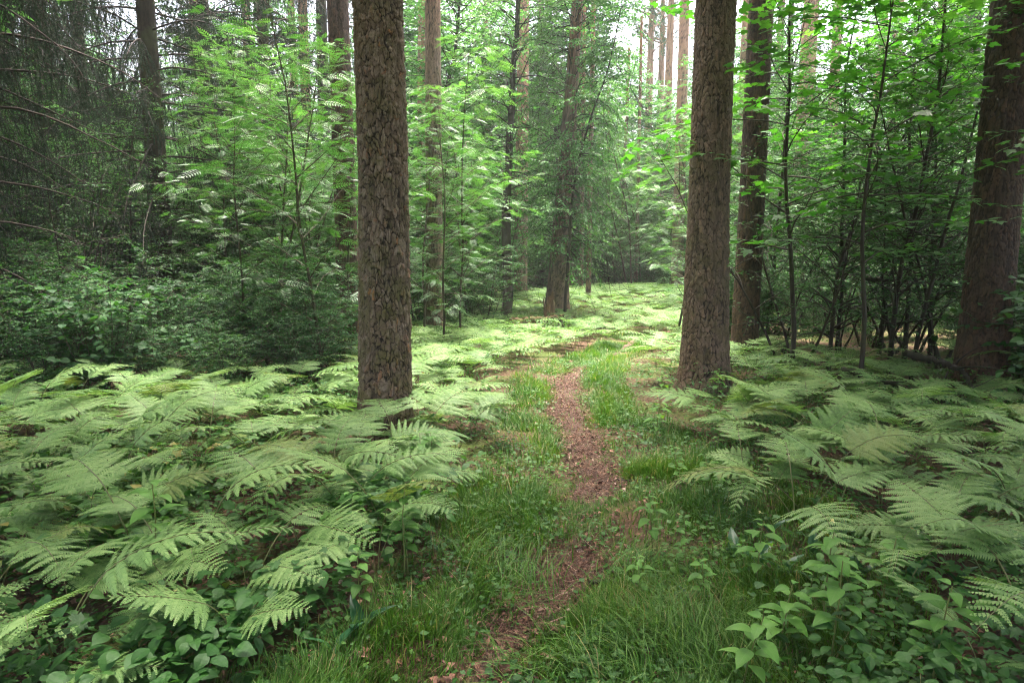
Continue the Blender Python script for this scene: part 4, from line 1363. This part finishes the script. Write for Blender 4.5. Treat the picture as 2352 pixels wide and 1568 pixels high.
# ------------------------------------------------------------------ herbs
def herb(seed, tall=0.36, leaf_len=0.10, n=12, tmpl=None, flowers=0):
    rng = np.random.default_rng(seed)
    st, lf, fl = MB(), MB(), MB()
    p = bend((0, 0, -0.02), (rng.normal(0, .1), rng.normal(0, .1), 1), tall + 0.02, 6, rng, 0.05, 0.1)
    tube(st, p, np.linspace(0.0035, 0.0018, 7), 5, 0.6)
    P = []; D = []; S = []
    for k in range(n):
        f = 1 - 0.62 * (k / n) ** 1.1
        q = f * 5.99; i = int(q)
        b0 = p[i] * (1 - q + i) + p[i + 1] * (q - i)
        az = k * 2.4 + rng.uniform(-.3, .3)
        P.append(b0); D.append([math.cos(az), math.sin(az), rng.uniform(-0.05, 0.35)])
        S.append(leaf_len * (0.55 + 0.6 * min(1, k / (n * 0.45))) * (1 - 0.25 * (k / n)) * rng.uniform(0.85, 1.15))
    P = np.array(P); D = np.array(D)
    M = leaf_batch(P, D, rng, 0.16)
    scatter(lf, tmpl or T_OVALBIG, M, P, np.array(S), np.clip(rng.normal(0.55, 0.18, n), 0, 1))
    for k in range(flowers):
        q = p[-1] + rng.normal(0, 0.02, 3) + np.array([0, 0, 0.012])
        scatter(fl, T_DIA, frames(rng.normal(0, 1, (4, 3)) + np.array([0, 0, 0.7]), rng.normal(0, 1, (4, 3))), np.repeat(q[None], 4, 0), 0.012, np.full(4, 0.5))
    return st.mesh('stem', M_FERNSTEM, True), lf.mesh('leaves', M_HERB, True), (fl.mesh('flowers', M_FLOWER) if flowers else None)


M_FLOWER = leafmat('pale_flower', [(0.0, (0.55, 0.50, 0.22)), (1.0, (0.6, 0.55, 0.3))], 0.3, 0.6)
HERBS = [herb(701 + k, 0.30 + 0.04 * (k % 4), 0.085 + 0.012 * (k % 3), 11 + k % 4, flowers=(1 if k % 2 else 0)) for k in range(6)]
SMALL = [herb(721 + k, 0.16 + 0.03 * k, 0.055, 9, T_OVAL) for k in range(4)]
HL = []          # px, py, size, label
HEROES = [(930, 1330, 1.0, 'bright herb with a rosette of oval leaves beside the near left grass'), (1020, 1225, 0.9, 'leafy herb with oval leaves at the edge of the left ferns'),
          (960, 1115, 1.0, 'tall pale herb among ferns below the rough-barked pine'), (1500, 1270, 0.85, 'upright herb with paired leaves alone in the right grass'),
          (1470, 1380, 0.6, 'small pale two-leaved herb in the right grass'), (1640, 1150, 0.9, 'herb with fresh green leaves on the right verge'),
          (1560, 1110, 0.8, 'low herb by the bend of the path on its right'), (1890, 1460, 1.15, 'tallest broad-leaved herb in the near right patch'),
          (2010, 1430, 1.1, 'broad-leaved herb with large round leaves in the near right patch'), (1905, 1545, 1.05, 'broad-leaved herb in front of the tallest one'),
          (1700, 1600, 1.0, 'herb with pointed leaves at the bottom edge right of the path'), (2130, 1600, 1.1, 'herb at the bottom edge under the dark corner ferns'),
          (1930, 960, 1.3, 'single tall pale herb rising above the right fern bed'), (1740, 1360, 0.9, 'herb with drooping leaves in the right grass'),
          (360, 1360, 1.25, 'largest pale herb in a gap of the left ferns'), (230, 1340, 1.0, 'leafy herb at the left of the fern gap'),
          (620, 1290, 0.95, 'herb rising between fern fronds at the left'), (830, 1430, 0.7, 'low herb under the fern tip near the bottom')]


def put_herb(x, y, s, label, group=None, small=False):
    st, lf, fl = (SMALL if small else HERBS)[RS.randrange(4 if small else 6)]
    root = link('herb', None, loc=(x, y, H(x, y)), rz=RS.uniform(0, 6.28), scale=s)
    root.empty_display_size = 0.05
    link('stem', st, root); link('leaves', lf, root)
    if fl and RS.random() < 0.6:
        link('flowers', fl, root)
    return tag(root, label, 'herb', group)


for px, py, s, lab in HEROES:
    x, y = ray_ground(px, py)
    put_herb(x, y, s, lab)


def herb_zone(x, y):
    px = px_of(x, y)
    if x < path_x(y):
        return 'small herb with oval leaves between the left ferns' if y < 4.5 else 'small herb with oval leaves beside the rough-barked pine'
    return 'small herb with oval leaves on the near right side' if y < 3.4 else 'small herb with oval leaves on the right verge'


cnt = 0
while cnt < 100:
    y = RS.uniform(1.9, 6.5); px = RS.uniform(-40, 2400); x = x_at(px, y)
    d = x - float(path_x(y))
    okl = d < -0.55 and px < 1050 and (RS.random() < (1.0 if (y > 2.6 and y < 4.0 and px < 760) else 0.35))
    okr = d > 0.5 and (px > 1500) and RS.random() < 0.3
    if not (okl or okr):
        continue
    lab = herb_zone(x, y)
    put_herb(x, y, RS.uniform(0.6, 1.0), lab, 'herbs: ' + lab, small=RS.random() < 0.35)
    cnt += 1

# lily-of-the-valley: a pair of broad upright leaves
LIL = []
for k in range(3):
    rr = np.random.default_rng(760 + k); m = MB()
    t = tmpl_oval(0.34, 0.45, 0.10, 8)
    D = np.array([[0.5, 0.15, 0.9], [-0.45, 0.3, 0.85], [0.1, -0.6, 0.8]])[:2 + (k == 2)]
    scatter(m, t, frames(D, np.array([[-0.8, 0, 0.5], [0.8, 0, 0.5], [0, 0.8, 0.5]])[:len(D)]), np.zeros((len(D), 3)), rr.uniform(0.17, 0.22, len(D)), rr.uniform(0, 1, len(D)))
    LIL.append(m.mesh('lily_of_the_valley', M_LILY, True))
for px, py in [(1590, 1400), (1690, 1285), (1740, 1300), (1800, 1330), (1980, 1330), (2030, 1300), (2080, 1340), (1770, 1235), (2110, 1290), (2200, 1350), (770, 1510), (830, 1455), (1860, 1280), (1930, 1240)]:
    x, y = ray_ground(px, py)
    o = link('lily_of_the_valley', LIL[RS.randrange(3)], loc=(x, y, H(x, y)), rz=RS.uniform(0, 6.28), scale=RS.uniform(0.5, 0.8))
    lab = 'dark upright broad leaves of lily of the valley ' + ('on the right forest floor' if px > 1200 else 'at the near left')
    tag(o, lab, 'lily', 'lily leaves ' + ('on the right' if px > 1200 else 'on the left'))

# ------------------------------------------------------------------ grass, low leaves, litter
def in_view(x, y, m=60):
    px = 1176 + FPX * x / (np.maximum(y, 0.5) * CP)
    return (px > -m) & (px < 2352 + m)


def scatter_pts(n, y0, y1, power=1.0, seed=0, spread=None):
    """points in the view's wedge of ground"""
    r = np.random.default_rng(seed)
    y = y0 + (y1 - y0) * r.random(n) ** power
    w = (0.80 * y + 0.2) if spread is None else spread
    x = (r.random(n) * 2 - 1) * w
    if spread is not None:
        x = x + path_x(y)
    return x, y, r


def grass_weight(x, y):
    d = x - path_x(y); ad = np.abs(d); hwid = path_half(y)
    left = np.interp(y, [1.5, 2.4, 3.2, 4.2, 6, 9, 13], [0.95, 0.62, 0.80, 0.72, 0.55, 0.5, 0.4])
    right = np.interp(y, [1.5, 2.4, 3.2, 4.2, 6, 9, 13], [1.25, 1.5, 1.5, 1.15, 0.6, 0.55, 0.4])
    lim = np.where(d < 0, left, right)
    w = np.clip((ad - hwid * 0.75) / (hwid * 0.5), 0, 1) * np.clip((lim - ad) / 0.25 + 0.5, 0, 1)
    w = w * np.clip(0.42 + 2.6 * fbm(x * 2.3, y * 2.3, 55, 3), 0.06, 1.0)
    w = np.maximum(w, (ad < hwid * 1.1) * np.clip(0.12 - 3.5 * fbm(x * 1.6 + 3, y * 1.6, 157, 3) + 0.75 * (1 - trodden(y)), 0.04, 0.75))
    return w


x, y, r = scatter_pts(1500000, 1.45, 13.0, 1.9, 91, 1.6)
ok = r.random(len(x)) < grass_weight(x, y) * np.interp(y, [1.5, 4, 8, 13], [0.33, 0.36, 0.33, 0.3]) * (1 + 1.6 * (1 - trodden(y)) * (np.abs(x - path_x(y)) < 0.2))
x, y = x[ok], y[ok]
x, y = x[:190000], y[:190000]
n = len(x)
print('grass blades', n)
cl = fbm(x * 3, y * 3, 58, 2)
hgt = np.clip(0.050 + 0.12 * cl + 0.10 * r.random(n) ** 5, 0.025, 0.22) * r.uniform(0.6, 1.25, n)
ad = np.abs(x - path_x(y))
hgt *= np.clip((ad - path_half(y) * 0.6) / 0.25, 0.45, 1)
az = 6.28 * vnoise(x * 2.6, y * 2.6, 61) * 2 + r.normal(0, 0.9, n)
lean = r.uniform(0.15, 0.9, n)
dirx, diry = np.cos(az), np.sin(az)
wd = r.uniform(0.0011, 0.0024, n) * np.interp(y, [1.5, 4, 10], [1, 1.35, 2.3])
zz = height(x, y) - 0.005
S = []
for t in (0, 0.4, 0.75, 1.0):
    hx = hgt * (lean * t ** 1.8); hz = hgt * (t - 0.28 * lean * t * t)
    S.append(np.stack([x + dirx * hx, y + diry * hx, zz + hz], 1))
px_, py_ = -diry, dirx
perp = np.stack([px_, py_, np.zeros(n)], 1) * wd[:, None]
V = np.stack([S[0] - perp, S[0] + perp, S[1] - perp * .9, S[1] + perp * .9, S[2] - perp * .6, S[2] + perp * .6, S[3]], 1)
lc = np.zeros((n, 7, 3)); lc[:, :, 0] = np.array([0, 0, .4, .4, .75, .75, 1.0])
lc[:, :, 2] = np.clip(0.45 + 0.9 * fbm(x * 2, y * 2, 63, 2) + r.normal(0, 0.17, n) + (r.random(n) < 0.09) * 0.5, 0, 1)[:, None]
o = (np.arange(n) * 7)[:, None, None]
gm = MB()
gm.add(V.reshape(-1, 3), [(np.array([[0, 1, 3, 2], [2, 3, 5, 4]])[None] + o).reshape(-1, 4), (np.array([[4, 5, 6]])[None] + o).reshape(-1, 3)], lc.reshape(-1, 3))
# long soft tussocks on the right verge
x = []; y = []
for px, py in [(1600, 1440), (1680, 1400), (1560, 1500), (1760, 1470), (1640, 1540), (1500, 1470), (1700, 1300), (1280, 1220), (1200, 1250), (1210, 1330), (1130, 1380), (1080, 1300), (1440, 1320), (1160, 1200), (1220, 1140), (1400, 1560), (1250, 1540)]:
    q = ray_ground(px, py); m = 100
    x.append(q[0] + r.normal(0, 0.09, m)); y.append(q[1] + r.normal(0, 0.09, m))
x = np.concatenate(x); y = np.concatenate(y); n = len(x)
hgt = r.uniform(0.12, 0.26, n); az = np.repeat(r.uniform(0, 6.28, n // 100), 100) + r.normal(0, 0.8, n); lean = r.uniform(0.4, 1.1, n)
wd = r.uniform(0.0012, 0.0022, n); zz = height(x, y)
S = []
for t in (0, 0.3, 0.6, 0.85, 1.0):
    hx = hgt * lean * t ** 1.9; hz = hgt * (t - 0.55 * lean * t ** 2.4)
    S.append(np.stack([x + np.cos(az) * hx, y + np.sin(az) * hx, zz + hz], 1))
perp = np.stack([-np.sin(az), np.cos(az), 0 * az], 1) * wd[:, None]
V = np.stack([S[0] - perp, S[0] + perp, S[1] - perp, S[1] + perp, S[2] - perp * .9, S[2] + perp * .9, S[3] - perp * .6, S[3] + perp * .6, S[4]], 1)
lc = np.zeros((n, 9, 3)); lc[:, :, 2] = np.clip(r.normal(0.45, 0.2, n), 0, 1)[:, None]
o = (np.arange(n) * 9)[:, None, None]
gm.add(V.reshape(-1, 3), [(np.array([[0, 1, 3, 2], [2, 3, 5, 4], [4, 5, 7, 6]])[None] + o).reshape(-1, 4), (np.array([[6, 7, 8]])[None] + o).reshape(-1, 3)], lc.reshape(-1, 3))
g = link('grass', gm.mesh('grass', M_GRASS)); g['kind'] = 'stuff'; g['label'] = 'fine green grass along both sides of the path'

# low round leaves close to the ground
x, y, r = scatter_pts(150000, 1.5, 9.0, 1.7, 101, 2.6)
w = np.clip((np.abs(x - path_x(y)) - path_half(y) * 0.7) / 0.2 + 1.0 - trodden(y), 0.03, 1) * np.clip(0.4 + 2.4 * fbm(x * 3.1, y * 3.1, 67, 3), 0.04, 1)
ok = r.random(len(x)) < w * 0.8
x, y = x[ok], y[ok]; n = len(x)
P = np.stack([x, y, height(x, y) + r.uniform(0.012, 0.07, n)], 1)
az = r.uniform(0, 6.28, n)
cm_ = MB()
scatter(cm_, T_DIA if False else tmpl_diamond(0.8, 0.1, 0.03), leaf_batch(P, np.stack([np.cos(az), np.sin(az), r.normal(0, 0.2, n)], 1), r, 0.35), P, 0.010 + 0.030 * r.random(n) ** 1.8, np.clip(0.5 + 0.8 * fbm(x * 2, y * 2, 12, 2) + r.normal(0, .15, n), 0, 1))
g = link('ground_cover', cm_.mesh('ground_cover', M_COVER)); g['kind'] = 'stuff'; g['label'] = 'tiny round leaves of low ground cover'

# knee-high leafy undergrowth filling the gaps between ferns and under the shrubs
x, y, r = scatter_pts(140000, 1.5, 20.0, 1.75, 103)
d = x - path_x(y)
w = np.clip((np.abs(d) - np.where(d < 0, 0.55, 0.85)) / 0.4, 0, 1) * np.where((d > 0) & (y < 4.0), np.interp(d, [1.0, 1.9], [0.2, 0.9]), 1) * np.clip(0.35 + 2.2 * fbm(x * 1.5, y * 1.5, 69, 3), np.where(y > 7, 0.4, 0.08), 1)
ok = r.random(len(x)) < w
x, y = x[ok], y[ok]; n = len(x)
P = np.stack([x, y, height(x, y) + r.uniform(0.03, 0.30, n) * np.interp(y, [2, 6], [0.75, 1.2])], 1)
az = r.uniform(0, 6.28, n)
um = MB()
M = leaf_batch(P, np.stack([np.cos(az), np.sin(az), r.normal(-0.1, 0.25, n)], 1), r, 0.3)
SZ = r.uniform(0.025, 0.075, n) * np.where(d[ok] > 0, 0.75, 1); TT = np.clip(0.45 + 0.9 * fbm(x, y, 14, 2) + r.normal(0, .16, n), 0, 1)
KIND = vnoise(x * 1.3, y * 1.3, 301) + r.normal(0, 0.2, n)
for tm, sel in ((T_HAZEL, (y < 4.2) & (KIND < 0.45)), (T_MAPLE, (y < 5.0) & (KIND > 0.72)), (T_OVAL, None), (T_DIA, None)):
    if tm is T_HAZEL:
        sA = sel
    elif tm is T_MAPLE:
        sA = sA | sel
    elif tm is T_OVAL:
        sel = (y < 4.2) & ~sA
    else:
        sel = (y >= 4.2) & ~sA
    scatter(um, tm, M[sel], P[sel], SZ[sel], TT[sel])
g = link('undergrowth', um.mesh('undergrowth', M_COVER)); g['kind'] = 'stuff'; g['label'] = 'low leafy undergrowth between the ferns'

# brown litter: dry leaves, bark flakes, needles and twig bits
def littermat():
    m, nt, out = newmat('dry_litter')
    u, v, t = lc_nodes(nt)
    c = ramp(nt, t, [(0.0, (0.030, 0.017, 0.011)), (0.35, (0.095, 0.048, 0.031)), (0.7, (0.19, 0.098, 0.064)), (0.92, (0.30, 0.18, 0.125)), (1.0, (0.40, 0.30, 0.24))])
    p = nt.nodes.new('ShaderNodeBsdfPrincipled'); p.inputs['Roughness'].default_value = 0.7
    p.inputs['Specular IOR Level'].default_value = 0.25
    nt.links.new(c, p.inputs['Base Color']); nt.links.new(p.outputs[0], out.inputs[0])
    return m


M_LIT = littermat()
lm = MB()
x, y, r = scatter_pts(150000, 1.45, 13.0, 1.5, 107, 1.5)
ad = np.abs(x - path_x(y))
w = np.clip(1.35 - ad / (path_half(y) * 1.6), 0.04, 1) * np.clip(0.5 + 1.8 * fbm(x * 4, y * 4, 81, 3), 0.1, 1) * np.clip(trodden(y) + 0.1, 0, 1)
ok = r.random(len(x)) < w
x, y = x[ok], y[ok]; n = len(x)
P = np.stack([x, y, height(x, y) + 0.012 + 0.014 * r.random(n) + 0.02 * fbm(x * 6, y * 6, 71, 3)], 1)
az = r.uniform(0, 6.28, n)
scatter(lm, tmpl_diamond(0.55, 0.2, 0.16), leaf_batch(P, np.stack([np.cos(az), np.sin(az), r.normal(0, 0.12, n)], 1), r, 0.3), P, 0.007 + 0.024 * r.random(n) ** 3.5, np.clip(r.normal(0.5, .22, n), 0, 1))
k = n
az = r.uniform(0, 6.28, k)
P2 = P + np.stack([r.normal(0, 0.03, k), r.normal(0, 0.03, k), r.uniform(0, 0.006, k)], 1)
v = np.array([[0, -0.014, 0], [1, -0.01, 0.02], [1, 0.01, 0.02], [0, 0.014, 0]])
scatter(lm, (v, [np.array([[0, 1, 2, 3]])], np.zeros((4, 2))), leaf_batch(P2, np.stack([np.cos(az), np.sin(az), r.normal(0, 0.1, k)], 1), r, 0.5), P2, r.uniform(0.03, 0.07, k), np.clip(r.normal(0.4, .22, k), 0, 1))
# thick on the trodden line itself
x, y, r = scatter_pts(26000, 1.6, 8.9, 1.4, 113, 0.2)
ok = r.random(len(x)) < np.clip(1.3 - np.abs(x - path_x(y)) / (path_half(y) * 1.4 + 0.03), 0, 1) * np.clip(0.75 + 4.5 * fbm(x * 1.6 + 3, y * 1.6, 157, 3), 0.05, 1) * trodden(y)
x, y = x[ok], y[ok]; n = len(x); az = r.uniform(0, 6.28, n)
P = np.stack([x, y, height(x, y) + 0.016 + 0.014 * r.random(n) + 0.02 * fbm(x * 6, y * 6, 71, 3)], 1)
scatter(lm, tmpl_diamond(0.5, 0.25, 0.2), leaf_batch(P, np.stack([np.cos(az), np.sin(az), r.normal(0, 0.2, n)], 1), r, 0.5), P, 0.008 + 0.034 * r.random(n) ** 3, np.clip(r.normal(0.5, .27, n), 0, 1))
P = P + np.array([0, 0, 0.004]); az = r.uniform(0, 6.28, n)
scatter(lm, (v, [np.array([[0, 1, 2, 3]])], np.zeros((4, 2))), leaf_batch(P, np.stack([np.cos(az), np.sin(az), r.normal(0, 0.15, n)], 1), r, 0.5), P, r.uniform(0.03, 0.08, n), np.clip(r.normal(0.35, .25, n), 0, 1))
# and thinly under everything else
x, y, r = scatter_pts(7000, 1.6, 9.0, 1.3, 109)
P = np.stack([x, y, height(x, y) + 0.012 + 0.02 * r.random(len(x))], 1); az = r.uniform(0, 6.28, len(x))
scatter(lm, tmpl_diamond(0.6, 0.2, 0.16), leaf_batch(P, np.stack([np.cos(az), np.sin(az), r.normal(0, 0.15, len(x))], 1), r, 0.3), P, r.uniform(0.015, 0.05, len(x)), np.clip(r.normal(0.45, .2, len(x)), 0, 1))
g = link('leaf_litter', lm.mesh('leaf_litter', M_LIT)); g['kind'] = 'stuff'; g['label'] = 'dry leaves, needles and bark flakes on the path'

# twigs and cones lying on the path
for px, py, px2, py2, rr_, lab in [(1478, 1113 - 20, 1515, 1105, 0.006, 'short dark stick across the right edge of the path'), (1355, 1335, 1420, 1330, 0.010, 'reddish twig lying on the near part of the path'),
                                   (1330, 1180, 1375, 1178, 0.005, 'thin twig lying on the middle of the path')]:
    a_, b_ = ray_ground(px - 60 if px > 1450 else px, py), ray_ground(px2 - 60 if px > 1450 else px2, py2)
    m = MB(); rg = np.random.default_rng(px)
    q = np.stack([np.linspace(a_[0], b_[0], 9), np.linspace(a_[1], b_[1], 9), np.zeros(9)], 1)
    q[:, 2] = height(q[:, 0], q[:, 1]) + rr_ + 0.02
    q += rg.normal(0, 0.003, q.shape)
    tube(m, q, np.linspace(rr_, rr_ * 0.5, 9), 7, 0.5, True)
    tag(link('stick', m.mesh('stick', M_DARKWOOD, True)), lab, 'stick', 'sticks on the path')
cone = MB()
for q in range(9):
    for a in range(7):
        an = a * 0.9 + q * 0.4; zc = q * 0.0042; rc = 0.011 * math.sin(PI * (q + 1.2) / 10.5)
        scatter(cone, tmpl_flat(0.9, 0.1), frames(np.array([[math.cos(an), math.sin(an), 0.5]]), np.array([[0, 0, 1.0]])), np.array([[0, 0, zc]]), rc + 0.003, np.array([0.2]))
cme = cone.mesh('pine_cone', M_LIT)
for px, py in [(1432, 1100), (1352, 1032), (1385, 1062), (1318, 960), (1298, 905)]:
    x, y = ray_ground(px - 50, py)
    o = link('pine_cone', cme, loc=(x, y, H(x, y) + 0.025), rot=(1.4, 0.2, px), scale=1.1)
    tag(o, 'small dark pine cone lying on the brown path', 'pine cone', 'pine cones on the path')

# ------------------------------------------------------------------ the far woods that close the view
r = np.random.default_rng(131)
n = 60000
x = r.uniform(-80, 80, n); y = r.uniform(46, 74, n)
top = 10.5 + 7 * fbm(x * 0.13, y * 0.13, 133, 3)
z = r.random(n) ** 0.8 * np.maximum(top, 3)
ok = fbm(x * 0.45 + z * 0.3, y * 0.45 + z * 0.4, 137, 3) > -0.12
x, y, z = x[ok], y[ok], z[ok]; n = len(x)
P = np.stack([x, y, z], 1); D = r.normal(0, 1, (n, 3)) * np.array([1, 1, 0.4])
dm = MB()
scatter(dm, T_FLAT, leaf_batch(P, D, r, 0.5), P, r.uniform(0.25, 0.55, n), np.clip(0.5 + 0.9 * fbm(x * .4, z * .4, 15, 2) + r.normal(0, .15, n), 0, 1))
g = link('distant_woods', dm.mesh('distant_woods', M_TREE)); g['kind'] = 'stuff'; g['label'] = 'hazy green wall of distant forest'

# ------------------------------------------------------------------ haze: the damp air between the trees
hm, nt, out = newmat('haze_air')
pv = nt.nodes.new('ShaderNodeVolumePrincipled')
pv.inputs['Color'].default_value = (0.92, 0.97, 0.95, 1)
pv.inputs['Density'].default_value = 0.0013
pv.inputs['Anisotropy'].default_value = 0.35
nt.links.new(pv.outputs[0], out.inputs['Volume'])
v = np.array([[-90, -30, -1.5], [90, -30, -1.5], [90, 100, -1.5], [-90, 100, -1.5], [-90, -30, 24], [90, -30, 24], [90, 100, 24], [-90, 100, 24]])
hb = MB(); hb.add(v, [np.array([[3, 2, 1, 0], [4, 5, 6, 7], [0, 1, 5, 4], [1, 2, 6, 5], [2, 3, 7, 6], [3, 0, 4, 7]])])
hz = link('haze', hb.mesh('haze', hm)); hz['kind'] = 'stuff'
